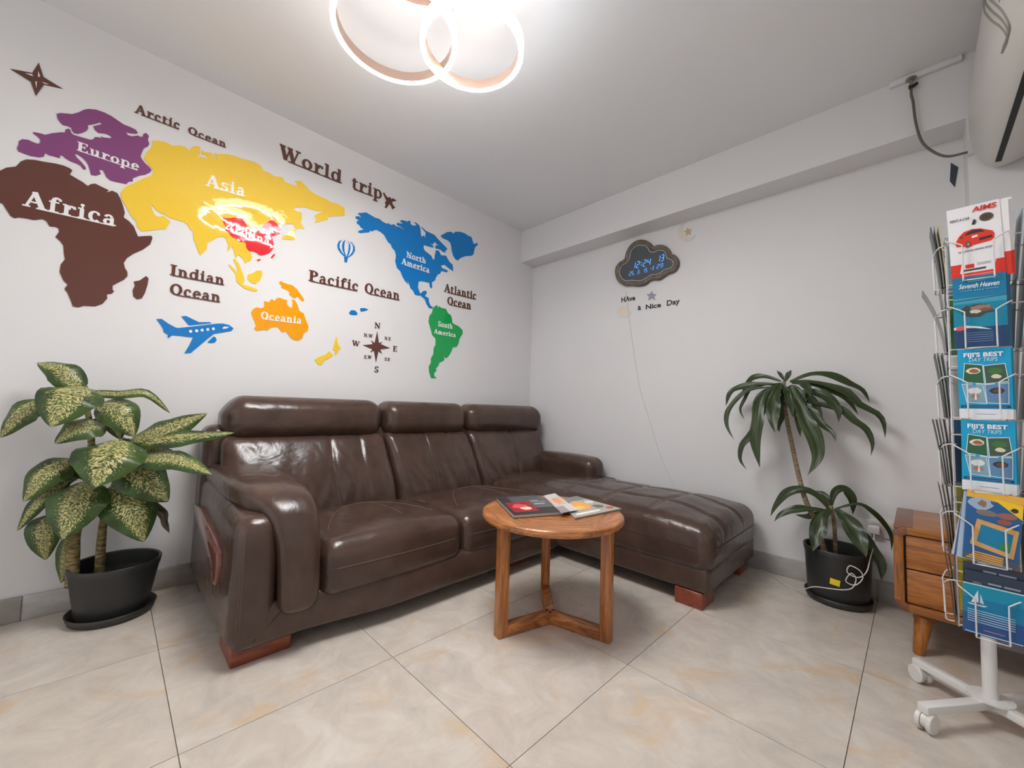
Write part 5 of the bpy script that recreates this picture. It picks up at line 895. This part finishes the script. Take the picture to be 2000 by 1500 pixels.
def dieffenbachia():
    cx, cy = .165, -2.732
    t = thing('potted_dieffenbachia', 'bushy dieffenbachia with cream speckled leaves in a black pot left of the sofa', 'plant', (cx, cy, 0))
    pot(t, cx, cy, .146, .108, .222, .140)
    lm = dieff_mat(); st = bark_mat('dieffenbachia_cane', S(84, 78, 44), S(128, 112, 70), S(168, 150, 104))
    for k, path in enumerate(DFS):
        q = [Vector(p) for p in path]; q[0].z = .15
        n = len(spline(q, 5)); MB().tube(spline(q, 5), [(.021 if k == 0 else .017)*(1-.62*i/(n-1)) for i in range(n)], 12).make('cane', st, t, True)
    gs = pmat('leaf_stalk', S(92, 112, 56), .5)
    canes = [Vector(p) for c in DFS for p in spline([Vector(x) for x in c], 5)]
    for i, (path, w_) in enumerate(DIEF):
        P = [Vector(p) for p in path]
        # arch the leaf towards the room in its middle
        mid = len(P)//2; P[mid] = P[mid]+Vector((.025, -.005, .012))
        for p in P: p.x = max(p.x, .035)
        o = leaf('leaf', P, w_*1.42, (.80, -.12, .60), lm, t, 'ovate', .10, .22, .05, 14, i)
        b = P[0]; c = min([q for q in canes if q.z < b.z+.02] or canes, key=lambda q: (q-b).length)
        if (c-b).length > .01: MB().tube(spline([c, (c+b)/2+Vector((0, 0, .012)), b+(P[1]-b)*.06], 4), [.0065]*4+[.0055]*5, 8).make('leaf_stalk', gs, t, True)
    dry = pmat('dry_leaf', S(72, 62, 46), .7)
    P, w_ = DFD
    leaf('withered_leaf', [Vector(p) for p in P], w_, (.8, -.3, .3), dry, t, 'ovate', .5, .0, .25, 12, 91)
dieffenbachia()
def dracaena():
    cx, cy = 2.268, -.152
    t = thing('potted_dracaena', 'dracaena with bare leaning stem and drooping strap leaves in a black pot', 'plant', (cx, cy, 0))
    p = pot(t, cx, cy, .140, .118, .262, .137)
    lm = drac_mat(); st = bark_mat('dracaena_bark', S(110, 92, 72), S(146, 124, 98), S(170, 150, 124), (30, 30, 70))
    q = [Vector(x) for x in DRS]; q = [Vector((2.225, -.15, .19))]+q
    n = len(spline(q, 5)); MB().tube(spline(q, 5), [.0135-.004*i/(n-1) for i in range(n)], 12).make('stem', st, t, True)
    q = [Vector(x) for x in DRS2]; q[0].z = .19; MB().tube(spline(q, 5), .009, 10).make('stem', st, t, True)
    for i, (path, w_) in enumerate(DRAC):
        P = [Vector(x) for x in path]
        for z in P: z.y = min(z.y, -.03)
        leaf('leaf', P, w_*1.18, (.05, -.85, .5), lm, t, 'strap', .20, .02, .10, 20, i)
    rnd = random.Random(5); top = Vector(DRS[-2])
    for k in range(9):
        a = -PI+PI*(k+.5)/9+rnd.uniform(-.12, .12); L = rnd.uniform(.12, .2); b = top+Vector((0, 0, rnd.uniform(-.02, .06)))
        d = Vector((math.cos(a), .55*math.sin(a), 0))
        leaf('leaf', [b, b+d*L*.35+Vector((0, 0, .03)), b+d*L*.7+Vector((0, 0, -.02)), b+d*L*.9+Vector((0, 0, -.12-.05*rnd.random()))], .036, (.05, -.85, .5), lm, t, 'strap', .2, .02, .08, 16, 40+k)
    # yellow sticker on the pot wall
    MB().plate([(-.019, -.014), (.019, -.014), (.019, .014), (-.019, .014)], ((2.272, cy-.1265, .124), (.993, .0, -.12), (.12, -.04, .99), (.0, -1, -.1)), -.004, .004).make('yellow_sticker', flat(236, 204, 30), p)
dracaena()
# ---------------------------------------------------------------- oak cabinet
def cabinet():
    x0, x1, yf, yb, z0, z1 = 2.487, 2.985, -.52, -.05, .155, .485
    t = thing('bedside_cabinet', 'oak bedside cabinet with two drawers and splayed legs behind the brochure stand', 'cabinet', ((x0+x1)/2, (yf+yb)/2, 0))
    th = .03
    def frame_part(name, lo, hi, m, bw=.004): return box(name, lo, hi, m, t, bw, 3)
    # rounded outer frame in the x-z plane
    def rr(x0, x1, z0, z1, r, n=6):
        out = []
        for cx, cz, a in ((x1-r, z1-r, 0), (x0+r, z1-r, 90), (x0+r, z0+r, 180), (x1-r, z0+r, 270)):
            for i in range(n+1):
                b = math.radians(a+90*i/n); out.append((cx+r*math.cos(b), cz+r*math.sin(b)))
        return out
    O, I = rr(x0, x1, z0, z1, .04), rr(x0+th, x1-th, z0+th, z1-th, .012)
    V = []; F = []; n = len(O)
    for y, L in ((yf, I), (yf, O), (yb, O), (yb, I)): V += [(a, y, b) for a, b in L]
    for r in range(4):
        for i in range(n): F.append((r*n+i, r*n+(i+1)%n, ((r+1)%4)*n+(i+1)%n, ((r+1)%4)*n+i))
    # split the frame: straight pieces oak, corners walnut
    me = mesh(V, F); me.materials.append(M['cab_x']); me.materials.append(M['walnut']); me.materials.append(M['cab_z'])
    for p in me.polygons:
        c = sum((me.vertices[v].co for v in p.vertices), Vector())/len(p.vertices)
        cornx = c.x < x0+.052 or c.x > x1-.052; cornz = c.z < z0+.045 or c.z > z1-.045
        p.material_index = 1 if cornx and cornz else (2 if cornx else 0)
    o = add('body_frame', me, None, t); bm = bmesh.new(); bm.from_mesh(o.data); bmesh.ops.recalc_face_normals(bm, faces=bm.faces); bm.to_mesh(o.data); bm.free()
    bevel(o, .004, 2)
    MB().box((x0+.02, yb-.02, z0+.02), (x1-.02, yb, z1-.02)).make('back_panel', M['cab_x'], t)
    box('top_corner', (x0+.002, yf+.002, z1-.012), (x0+.058, yb-.002, z1+.0012), M['walnut'], t, .003)
    zm = (z0+z1)/2
    for a, b in ((z0+th+.004, zm-.0025), (zm+.0025, z1-th-.004)):
        box('drawer', (x0+th+.005, yf+.012, a), (x1-th-.005, yb-.05, b), M['cab_x'], t, .003)
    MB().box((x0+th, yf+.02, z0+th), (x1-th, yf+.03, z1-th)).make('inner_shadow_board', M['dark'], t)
    for sx, sy in ((0, 0), (1, 0), (0, 1), (1, 1)):
        xc = x0+.085 if sx == 0 else x1-.085; y_ = yf+.065 if sy == 0 else yb-.065
        fx = -.022 if sx == 0 else .022; fy = -.045 if sy == 0 else .012
        leg = MB().tube([(xc, y_, z0+.002), (xc+fx*.4, y_+fy*.4, z0*.6), (xc+fx, y_+fy, 0.004), (xc+fx, y_+fy, 0)], [.029, .025, .017, .014], 16).make('leg', M['cab_z'], t)
        sharp(leg, .9)
        MB().tube([(xc, y_, z0+.003), (xc, y_, z0-.008), (xc+fx*.15, y_+fy*.15, z0-.028)], [.052, .046, .029], 16).make('leg_bracket', M['walnut'], leg, True)
cabinet()

# ---------------------------------------------------------------- brochure stand
RC = Vector((2.703, -.848, 0))
TIERS = [1.344, 1.135, .920, .7056, .4962, .2868]
def stand():
    t = thing('brochure_stand', 'white wire rotating brochure stand on a wheeled base', 'brochure stand', (RC.x, RC.y, 0))
    Wm = M['white']
    sharp(MB().tube([(RC.x, RC.y, .06), (RC.x, RC.y, 1.54)], .0165, 20).make('pole', Wm, t), .9)
    sharp(MB().lathe([(0, .076), (.050, .076), (.050, .081), (.0, .081)], (RC.x, RC.y, 0), 32).make('base_plate', Wm, t), .9)
    for (ex, ey) in ((2.542, -.722), (2.864, -.974), (2.556, -1.045), (2.850, -.651)):
        e = Vector((ex, ey, 0)); d = (e-RC); L = d.length; d.normalize(); n = Vector((-d.y, d.x, 0))
        P = []
        for z in (.052, .076):
            for r, s in ((0, -1), (L, -1), (L, 1), (0, 1)):
                q = RC+d*r+n*.014*s; P.append((q.x, q.y, z))
        lg = MB().add(P, [(0,3,2,1),(4,5,6,7),(0,1,5,4),(1,2,6,5),(2,3,7,6),(3,0,4,7)]).make('base_leg', Wm, t); bevel(lg, .002)
        c = RC+d*(L-.014)
        a = Vector((.9, -.43, 0)).normalized() if ey < -1.0 else Vector((.75, .66, 0)).normalized()
        wc = c
        m = MB().tube([(c.x, c.y, .054), (c.x, c.y, .035)], .008, 12)
        m.tube([wc-a*.006+Vector((0, 0, .031)), wc+a*.006+Vector((0, 0, .031))], .022, 20)
        cs = sharp(m.make('caster', M['whiteplastic'], lg), .9)
        for sg in (-1, 1):
            w0, w1 = wc+a*sg*.007, wc+a*sg*.019
            prof = [(w0, .0265), (wc+a*sg*.010, .0275), (wc+a*sg*.017, .0275), (w1, .0255)]
            sharp(MB().tube([p+Vector((0, 0, .0277)) for p, _ in prof], [r for _, r in prof], 24).make('wheel', M['whiteplastic'], lg), .7)
    for sx in (-1, 1):
        for sy in (-1, 1):
            MB().tube([(RC.x+sx*.062, RC.y+sy*.062, .285), (RC.x+sx*.062, RC.y+sy*.062, 1.50)], .0021, 8).make('upright_wire', Wm, t, True)
    for z in TIERS:
        m = MB()
        for zz in (z+.004, z+.165):
            q = [Vector((RC.x+a*.062, RC.y+b*.062, zz)) for a, b in ((-1,-1),(1,-1),(1,1),(-1,1),(-1,-1))]
            for i in range(4): m.tube([q[i], q[i+1]], .0018, 6)
        for a, b in ((1, 0), (0, 1)):
            m.tube([(RC.x-a*.062, RC.y-b*.062, z+.004), (RC.x+a*.062, RC.y+b*.062, z+.004)], .0018, 6)
        m.make('wire_ring', Wm, t, True)
        for N in ((0, -1), (-1, 0), (1, 0), (0, 1)):
            n = Vector((N[0], N[1], 0)); u = Vector((-n.y, n.x, 0))
            cl = 0 if N[1] else (.034 if N[0] < 0 else .008)
            def P(a, d, h): return RC+u*a+n*(d-(cl if d > .07 else 0))+Vector((0, 0, z+h))
            m = MB()
            for s in (-1, 1):
                m.tube(spline([P(s*.062, .062, .135), P(s*.064, .088, .135), P(s*.060, .112, .132), P(s*.034, .124, .112), P(s*.031, .124, .100), P(s*.031, .122, .02), P(s*.031, .120, .0), P(s*.031, .062, .002)], 3), .0019, 8)
            m.tube([P(-.031, .120, .0), P(.031, .120, .0)], .0019, 6)
            m.make('wire_pocket', Wm, t, True)
stand()

def brochure(label, group, N, z, w_, h, dep, lean, mat, prints=(), side=0.0, th=.0016, pages=None, curl=0.0, roll=0.0, name='brochure'):
    """N facing; dep: distance of its foot from the pole axis; lean: tilt outward (m at the top)"""
    n = Vector((N[0], N[1], 0)); u = Vector((-n.y, n.x, 0))
    if u.dot(Vector((1, 0, 0))) < 0 and N[1] != 0: u = -u
    o = RC+n*dep+u*side+Vector((0, 0, z))
    up = (Vector((0, 0, 1))+n*(lean/h)).normalized()
    if roll: up = (up+u*roll).normalized(); u = (u-up*u.dot(up)).normalized()
    nn = (n-up*n.dot(up)).normalized()
    fr = (o, u, up, nn); w_ *= 1.02; h *= 1.02
    if curl:
        K = 8; V = []; F = []
        for i in range(K+1):
            f = i/K; c = o+up*h*f+nn*curl*f*f
            V += [c-u*w_/2, c+u*w_/2, c+u*w_/2-nn*th, c-u*w_/2-nn*th]
        for i in range(K):
            for k in range(4): F.append((i*4+k, i*4+(k+1)%4, i*4+4+(k+1)%4, i*4+4+k))
        F += [(3, 2, 1, 0), (K*4, K*4+1, K*4+2, K*4+3)]
        b = add(name, mesh(V, F), mat)
    else:
        b = MB().plate([(-w_/2, 0), (w_/2, 0), (w_/2, h), (-w_/2, h)], fr, -th, 0).make(name, mat)
    solo(b, label, 'brochure', group)
    k = 0
    for it in prints:
        k += 1; t1 = .00025+.00012*k
        if it[0] == 'poly':
            MB().plate([((a-.5)*w_, c*h) for a, c in it[1]], fr, .00005, t1).make(it[3] if len(it) > 3 else 'print', flat(*it[2]), b)
        else:
            _, s, x, y, ww, hh, col, sh, bo = it
            text_on('lettering', s, fr, (x-.5)*w_, y*h, ww*w_, hh*h, t1+.0002, flat(*col), b, sh, bo)
    return b
def R4(x0, y0, x1, y1): return [(x0,y0),(x1,y0),(x1,y1),(x0,y1)]
def EL(cx, cy, rx, ry, n=18, j=0, seed=1):
    r = random.Random(seed); return [(cx+rx*math.cos(2*PI*i/n)*(1+j*(r.random()-.5)), cy+ry*math.sin(2*PI*i/n)*(1+j*(r.random()-.5))) for i in range(n)]
def shelf_front():
    F_ = (0, -1)
    WH, RD = (226, 224, 226), (216, 48, 32)
    car = [(.14,.47),(.13,.53),(.20,.60),(.30,.655),(.46,.675),(.62,.66),(.74,.625),(.83,.60),(.86,.56),(.85,.50),(.80,.475),(.70,.468),(.46,.455),(.42,.44),(.34,.43),(.30,.455)]
    aims = [('poly', R4(0, 0, 1, .22), RD, 'red_band'), ('poly', [(.17,.09),(.80,.09),(.86,.235),(.22,.235)], WH, 'panel'), ('poly', R4(.28,.15,.45,.205), RD, 'badge'), ('poly', R4(.24,.115,.66,.14), (60,56,58), 'caption_line'),
            ('poly', R4(.5,.18,.76,.19), (150,148,150), 'caption_line'), ('poly', R4(.5,.2,.76,.208), (150,148,150), 'caption_line'), ('poly', R4(.2,.05,.78,.062), (236,150,140), 'caption_line'), ('poly', R4(.2,.025,.78,.037), (236,150,140), 'caption_line'),
            ('poly', car, (214, 52, 30), 'car_photo'), ('poly', [(.30,.60),(.37,.642),(.48,.662),(.62,.648),(.70,.61),(.5,.612)], (52, 46, 46), 'car_window'), ('poly', [(.20,.575),(.27,.61),(.27,.575)], (70,54,52), 'car_window'), ('poly', EL(.37,.478,.045,.042), (70, 70, 72), 'car_wheel'), ('poly', EL(.37,.478,.026,.024), (140, 140, 142), 'car_wheel'), ('poly', [(.58,.50),(.82,.515),(.81,.545),(.58,.535)], (60, 44, 44), 'car_grille'), ('poly', [(.44,.55),(.56,.56),(.55,.585),(.45,.58)], (226, 222, 224), 'car_lamp'),
            ('poly', EL(.74,.80,.13,.055,20), (96, 70, 64), 'emblem'), ('poly', EL(.74,.80,.085,.035,18), (62, 70, 48), 'emblem'), ('poly', [(.46,.735),(.5,.80),(.545,.79),(.54,.75),(.52,.73)], (56, 54, 56), 'emblem'),
            ('text', 'AIMS', .48, .90, .46, .065, (208, 44, 40), .15, .03), ('text', 'RENT A-CAR', .05, .815, .38, .032, (44, 42, 44), .15, .02)]+[('poly', R4(x, .378+.02*x, x+w, .391+.02*x), (150, 148, 152), 'caption_line') for x, w in ((.17, .1), (.29, .17), (.48, .17), (.67, .14))]
    brochure('white car rental leaflet headed AIMS with a red car, top front pocket', None, F_, TIERS[0]+.004, .105, .224, .108, .006, flat(*WH), aims, 0, .0016, roll=-.03)
    for k in range(3):
        brochure(('nearest', 'middle', 'rearmost')[k]+' of three white and red spares behind the AIMS leaflet', 'spare AIMS leaflets', F_, TIERS[0]+.004+.002*k, .105, .224, .104-.004*k, .008-.002*k, flat(228, 224, 224), [('poly', R4(0, 0, 1, .3), RD, 'red_band')], .012+.004*k, roll=-.01)
    isl = EL(.46,.52,.30,.085,22,.5,3)
    sh = [('poly', R4(0, 0, 1, .28), (26, 62, 104), 'navy_band'), ('poly', R4(0,.28,1,.62), (0, 128, 158), 'sea'), ('poly', R4(0,.62,1,.70), (60, 150, 178), 'sea'), ('poly', [(0,.655),(1,.69),(1,.70),(0,.668)], (38, 70, 84), 'horizon'), ('poly', isl, (58, 66, 64), 'island'), ('poly', EL(.5,.545,.2,.04,16,.5,5), (150, 118, 98), 'island'), ('poly', EL(.42,.50,.13,.025,14,.5,8), (196, 190, 180), 'island'), ('poly', EL(.62,.52,.12,.025,14,.5,9), (116, 84, 66), 'island'),
          ('poly', [(0,.255),(.2,.28),(.4,.27),(.72,.235),(.5,.285),(.25,.31),(0,.29)], (222, 224, 226), 'swoosh'), ('poly', EL(.14,.275,.10,.035,12,.5,2), (206, 90, 92), 'flower')]
    sh += [('poly', R4(.24,.20-.03*i,.74,.206-.03*i), (120, 150, 186), 'caption_line') for i in range(5)]
    sh += [('text', 'Seventh Heaven', .12, .835, .76, .065, (226, 232, 236), .35, .012), ('poly', R4(.16, .80, .38, .804), (170, 206, 222), 'caption_line'), ('poly', R4(.62, .80, .86, .804), (170, 206, 222), 'caption_line'), ('poly', R4(.30, .925, .62, .931), (150, 196, 216), 'caption_line')]+[('poly', R4(.42+.05*i, .79, .435+.05*i, .805), (170, 206, 222), 'caption_line') for i in range(4)]
    brochure('blue leaflet headed Seventh Heaven with an island photo, second front pocket', None, F_, TIERS[1]+.002, .104, .214, .108, .004, flat(0, 116, 158), sh, 0, .0016)
    for k in range(3):
        brochure(('nearest', 'middle', 'rearmost')[k]+' of three blue spares behind the Seventh Heaven leaflet', 'spare Seventh Heaven leaflets', F_, TIERS[1]+.002, .104, .214, .104-.0035*k, .004-.002*k, flat(30, 96, 130), (), .003*k+.003)
    CY = (0, 152, 196)
    fj = [('poly', R4(0, 0, 1, .14), (222, 222, 226), 'white_band'), ('poly', R4(.33, .062, .69, .070), (130, 140, 166), 'caption_line'), ('poly', R4(.04,.155,.96,.19), (20, 52, 96), 'navy_line'), ('poly', R4(.08,.165,.9,.175), (90, 130, 170), 'caption_line')]
    for (q, cols) in (([(.10,.53),(.49,.50),(.47,.76),(.14,.79)], ((40,92,60),(226,214,196),(150,96,66))), ([(.53,.50),(.93,.53),(.88,.77),(.50,.75)], ((60,84,70),(60,110,50),(214,206,180))), ([(.08,.49),(.46,.49),(.52,.22),(.16,.235)], ((120,160,180),(216,222,226),(180,120,90))), ([(.51,.48),(.93,.50),(.92,.22),(.54,.23)], ((90,130,170),(40,50,70),(104,66,52)))):
        fj.append(('poly', [(sum(p[0] for p in q)/4+(a-sum(p[0] for p in q)/4)*1.07, sum(p[1] for p in q)/4+(c-sum(p[1] for p in q)/4)*1.07) for a, c in q], (214, 230, 238), 'photo_border'))
        fj.append(('poly', q, cols[0], 'photo'))
        cx, cy = sum(p[0] for p in q)/4, sum(p[1] for p in q)/4
        fj.append(('poly', EL(cx, cy+.04, .14, .045, 16, .2, 4), cols[1], 'photo_detail')); fj.append(('poly', EL(cx+.01, cy+.035 if cols[2][0] < 160 else cy-.04, .09, .03, 12, .4, 6), cols[2], 'photo_detail'))
    fj += [('poly', [(.30,.27),(.33,.44),(.345,.27)], (236, 236, 238), 'sail'), ('poly', EL(.30,.495,.04,.02,10), (60, 150, 196), 'badge'), ('poly', EL(.72,.49,.04,.02,10), (60, 150, 196), 'badge'),
           ('text', "FIJI'S BEST", .12, .885, .74, .058, (236, 242, 246), 0, .03), ('text', 'DAY TRIPS', .22, .815, .54, .055, (196, 226, 240), .2, -.004)]
    for ti, nm, ru in ((2, 'third', 0.0), (3, 'fourth', .012)):
        brochure("cyan Fiji's Best day trips booklet in the %s front pocket from the top" % nm, None, F_, TIERS[ti]+.002, .102, .206, .108, .003, flat(*CY), fj, .004, .0018, roll=ru)
        for k in range(3):
            brochure(('nearest', 'middle', 'rearmost')[k]+" of three cyan spares behind the day trips booklet in the %s front pocket" % nm, 'spare day trips booklets, %s pocket' % nm, F_, TIERS[ti]+.002, .102, .206, .104-.0035*k, .003-.0015*k, flat(0, 140, 182), [('poly', R4(0, 0, 1, .14), (222, 222, 226), 'white_band')], .006+.002*k)
    ye = [('poly', [(.0,.90),(1,.86),(1,1),(0,1)], (226, 172, 60), 'yellow_band'), ('poly', [(.45,.93),(1,.68),(1,.87)], (238, 196, 40), 'yellow_wedge'), ('poly', EL(.86,.80,.07,.03,10,.5), (50, 46, 40), 'mark'), ('poly', EL(.26,.82,.22,.09,16,.2,2), (150, 176, 200), 'photo'), ('poly', EL(.3,.83,.08,.05,10,.5,3), (146, 106, 84), 'photo'),
          ('poly', EL(.38,.70,.19,.045,16,.2,3), (120, 112, 112), 'photo'), ('poly', EL(.74,.70,.18,.045,16,.2,4), (150, 96, 84), 'photo'), ('poly', EL(.70,.61,.13,.04,14,.2,5), (140, 84, 70), 'photo'),
          ('poly', [(.12,.22),(.90,.12),(.96,.52),(.22,.60)], (206, 158, 96), 'map_frame'), ('poly', [(.24,.275),(.83,.19),(.87,.46),(.30,.53)], (10, 122, 166), 'map'), ('poly', EL(.74,.27,.10,.08,14,.4,7), (50, 130, 80), 'map_island'), ('poly', R4(0,.0,1,.10), (70, 84, 106), 'lower_band')]
    ye += [('poly', [(.06+.05*i,.02+.03*i),(.72,.0+.03*i),(.74,.018+.03*i),(.08+.05*i,.038+.03*i)], (222, 160, 60), 'yellow_strip') for i in range(4)]
    brochure('blue and yellow leaflet with a framed map in the fifth front pocket', None, F_, TIERS[4]+.008, .104, .200, .110, .010, flat(30, 90, 146), ye, 0, .0016, roll=.07)
    for k in range(3):
        brochure(('pale blue', 'dark blue', 'whitish')[k]+' leaflet fanned out behind the framed map leaflet', 'leaflets behind the framed map leaflet', F_, TIERS[4]+.004, .104, .196, .106-.004*k, .006-.002*k, flat(*((170, 190, 210), (60, 96, 140), (200, 204, 210))[k]), (), -.012-.005*k, roll=.10+.03*k)
    sa = [('poly', R4(0,.72,1,1), (0, 136, 168), 'sky'), ('poly', R4(0, .40,1,.72), (0, 116, 158), 'sea'), ('poly', R4(0,0,1,.40), (34, 78, 134), 'navy_band'), ('poly', [(.14,.62),(.26,.88),(.27,.64)], (212, 224, 232), 'sail'), ('poly', [(.29,.64),(.30,.82),(.36,.63)], (190, 208, 220), 'sail'), ('poly', [(.08,.60),(.42,.605),(.36,.57),(.12,.575)], (196, 206, 214), 'hull'), ('poly', R4(0,.975,1,1), (176, 206, 216), 'bright_edge')]
    sa += [('poly', R4(.08,.47-.045*i,.86,.483-.045*i), (176, 200, 222), 'caption_line') for i in range(6)]+[('poly', R4(.04,.02,.98,.035), (190, 206, 224), 'caption_line'), ('poly', R4(.35,.11,.7,.122), (190, 120, 130), 'caption_line')]
    brochure('sea blue leaflet with a white sailing boat in the lowest front pocket', None, F_, TIERS[5]+.006, .112, .142, .112, .006, flat(20, 96, 146), sa, 0, .0016, roll=.02)
    dk = [('poly', R4(0,.86,1,1), (40, 54, 74), 'dark_band'), ('poly', EL(.22,.80,.09,.035,14), (120, 116, 112), 'emblem'), ('poly', R4(.40, .83, .62, .858), (140, 150, 168), 'caption_line'), ('poly', R4(.66, .83, .92, .858), (140, 150, 168), 'caption_line'), ('poly', R4(.36,.77,.94,.79), (130, 140, 160), 'caption_line')]
    brochure('dark leaflet with a round emblem standing right behind the sailing boat leaflet', None, F_, TIERS[5]+.006, .112, .176, .108, .004, flat(44, 62, 84), dk, .002, roll=.03)
    brochure('dark navy leaflet furthest back in the lowest front pocket', None, F_, TIERS[5]+.006, .112, .198, .104, .000, flat(36, 50, 72), [('poly', R4(.34, .89, .56, .915), (140, 150, 168), 'caption_line'), ('poly', R4(.60, .89, .88, .915), (140, 150, 168), 'caption_line')], .0, roll=.03)
shelf_front()
def shelf_sides():
    lev = ['level with the AIMS leaflet', 'level with the Seventh Heaven leaflet', 'level with the upper day trips booklet', 'level with the lower day trips booklet', 'level with the framed map leaflet', 'level with the sailing boat leaflet']
    left = [((190, 176, 130), (150, 150, 146), (70, 74, 70)), ((150, 150, 146), (130, 132, 130)), ((96, 106, 112), (140, 142, 138), (60, 66, 64)), ((70, 72, 66), (150, 150, 146), (96, 98, 94), (60, 62, 58)), ((66, 64, 54), (84, 82, 70), (60, 60, 52)), ((70, 84, 96), (60, 66, 70))]
    right = [((190, 206, 220), (150, 160, 168), (176, 196, 214)), ((24, 68, 76), (60, 96, 100), (150, 156, 150)), ((170, 170, 168), (150, 132, 126), (196, 196, 192)), ((206, 206, 206), (60, 76, 80), (186, 188, 186)), ((60, 62, 56), (90, 90, 82), (130, 126, 116)), ((20, 78, 100), (40, 90, 110), (30, 84, 120))]
    for ti in range(6):
        for k, c in enumerate(left[ti]):
            brochure(('innermost', 'second', 'third', 'fourth')[k]+' leaflet seen edge-on in the left side pocket, '+lev[ti], 'left side leaflets, '+lev[ti], (-1, 0), TIERS[ti]+.003, .10, .205, .064+.0055*k, .006+.003*k, flat(*c), (), .0, .0022, curl=(.040 if ti == 1 and k == 1 else .008), name='brochure')
        for k, c in enumerate(right[ti]):
            pr = () if k == 0 else [('poly', R4(0, .55, 1, 1), tuple(min(255, v+50) for v in c), 'cover_photo')]
            brochure(('inner', 'middle', 'outer')[k]+' leaflet in the right side pocket, '+lev[ti], 'right side leaflets, '+lev[ti], (1, 0), TIERS[ti]+.003, .10, .205, .070+.014*k, .010+.004*k, flat(*c), pr, .0, .0022, curl=0)
    # back pockets show between the front and right columns
    for ti, c in enumerate(((150, 176, 190), (70, 120, 60), (206, 208, 206), (40, 80, 110), (150, 146, 60), (190, 170, 40))):
        brochure('leaflet in the rear pocket, '+lev[ti], None, (0, 1), TIERS[ti]+.003, .10, .205, .09, .010, flat(*c), [], .0, .002)
shelf_sides()

# ---------------------------------------------------------------- air conditioner, conduit, cable
def aircon():
    x0, x1, y0, y1, z0, z1 = 2.752, 3.012, -1.30, -.205, 2.005, 2.50
    t = thing('air_conditioner', 'white wall air conditioner high in the right corner', 'air conditioner', (x1, (y0+y1)/2, z0))
    prof = [(x1, 2.02), (2.95, 2.008), (2.90, 1.998), (2.85, 1.985), (2.81, 1.990), (2.775, 2.035), (2.757, 2.11), (2.752, 2.18), (2.754, 2.30), (2.765, 2.41), (2.79, 2.47), (2.84, 2.50), (x1, 2.505)]
    P = spline([(a, b, 0) for a, b in prof], 5); n = len(P); V = []; F = []
    ends = [(y1, .0), (y1-.008, .010), (y1-.03, .016), (y0+.03, .016), (y0+.008, .010), (y0, .0)]
    c = Vector((x1, (z0+z1)/2, 0))
    for y, g in ends:
        for p in P:
            d = (p-c); q = c+d*(1+(g-.016)/d.length) if p.x < x1-.001 else p
            V.append((q.x, y, q.y))
    for r in range(len(ends)-1):
        for i in range(n-1): F.append((r*n+i, r*n+i+1, (r+1)*n+i+1, (r+1)*n+i))
        F.append((r*n+n-1, r*n, (r+1)*n, (r+1)*n+n-1))
    F += [tuple(range(n-1, -1, -1)), tuple((len(ends)-1)*n+i for i in range(n))]
    b = sharp(add('body', mesh(V, F), M['acplastic'], t), .7)
    bm = bmesh.new(); bm.from_mesh(b.data); bmesh.ops.recalc_face_normals(bm, faces=bm.faces); bm.to_mesh(b.data); bm.free()
    bv = BVHTree.FromPolygons([v.co for v in b.data.vertices], [p.vertices[:] for p in b.data.polygons])
    def surf(y, z, lift=.0008):
        h = bv.ray_cast(Vector((2.3, y, z)), Vector((1, 0, 0)))
        return h[0]+h[1]*lift if h[0] is not None else Vector((x0, y, z))
    # outlet slot along the lower front
    V = []; ys = [-.275-.05*i for i in range(19)]
    def under(x, y):
        h = bv.ray_cast(Vector((x, y, 1.5)), Vector((0, 0, 1))); return h[0]+h[1]*.0008
    for y in ys: V += [under(2.816+.0028*j, y) for j in range(7)]
    MB().add(V, [(7*i+j, 7*i+j+1, 7*i+j+8, 7*i+j+7) for i in range(len(ys)-1) for j in range(6)]).make('air_outlet', M['dark'], t)
    # moulded curves of the front panel
    for k in range(3):
        o = .035*k
        pts = [(-.66-o, 2.45), (-.745-o, 2.37), (-.81-o, 2.285), (-.89-o, 2.207), (-.965-o, 2.13), (-1.01-o*.8, 2.072), (-1.006-o*.6, 2.038), (-.93-o*.4, 2.045)]
        MB().tube([surf(p.x, p.y, .0006) for p in spline([(a, c_, 0) for a, c_ in pts], 6)], .0032, 6).make('moulding', M['acline'], t, True)
    MB().tube([surf(-.215-.0*i, z0+.10+.02*i, .0005) for i in range(2)], .001, 6).make('panel_seam', M['acline'], t, True)
    MB().tube([surf(-1.06-.03*i, 2.12, .0004) for i in range(8)], .0015, 6).make('panel_seam', M['acline'], t, True)
aircon()
bevel(solo(MB().box((2.505, -BEAM_D-.022, 2.532), (2.744, -BEAM_D-.0005, CEIL-.0005)).make('cable_trunking', M['wall']), 'short white cable trunking where beam meets ceiling', 'trunking'), .002)
def hanging_cable():
    t = thing('hanging_cable', 'brown cable hanging in a curve from a metal bracket under the ceiling', 'cable', (2.58, -.21, 2.5))
    m = MB().lathe([(0, 2.531), (.020, 2.531), (.020, 2.526), (.010, 2.520), (0, 2.520)], (2.581, -.205, 0), 20).tube([(2.581, -.205, 2.522), (2.581, -.205, 2.49)], .0075, 10)
    sharp(m.make('bracket', M['brass'], t), .7)
    m = MB().tube([(2.572, -.207, 2.487), (2.590, -.207, 2.489), (2.602, -.207, 2.497)], [.010, .008, .006], 10)
    m.make('clip', M['dark'], t, True)
    MB().tube(spline([(2.581, -.205, 2.492), (2.580, -.205, 2.45), (2.585, -.203, 2.413), (2.592, -.202, 2.309), (2.609, -.20, 2.212), (2.641, -.20, 2.149), (2.687, -.20, 2.103), (2.748, -.205, 2.093)], 8), .0052, 10).make('cable', M['cordbrown'], t, True)
hanging_cable()
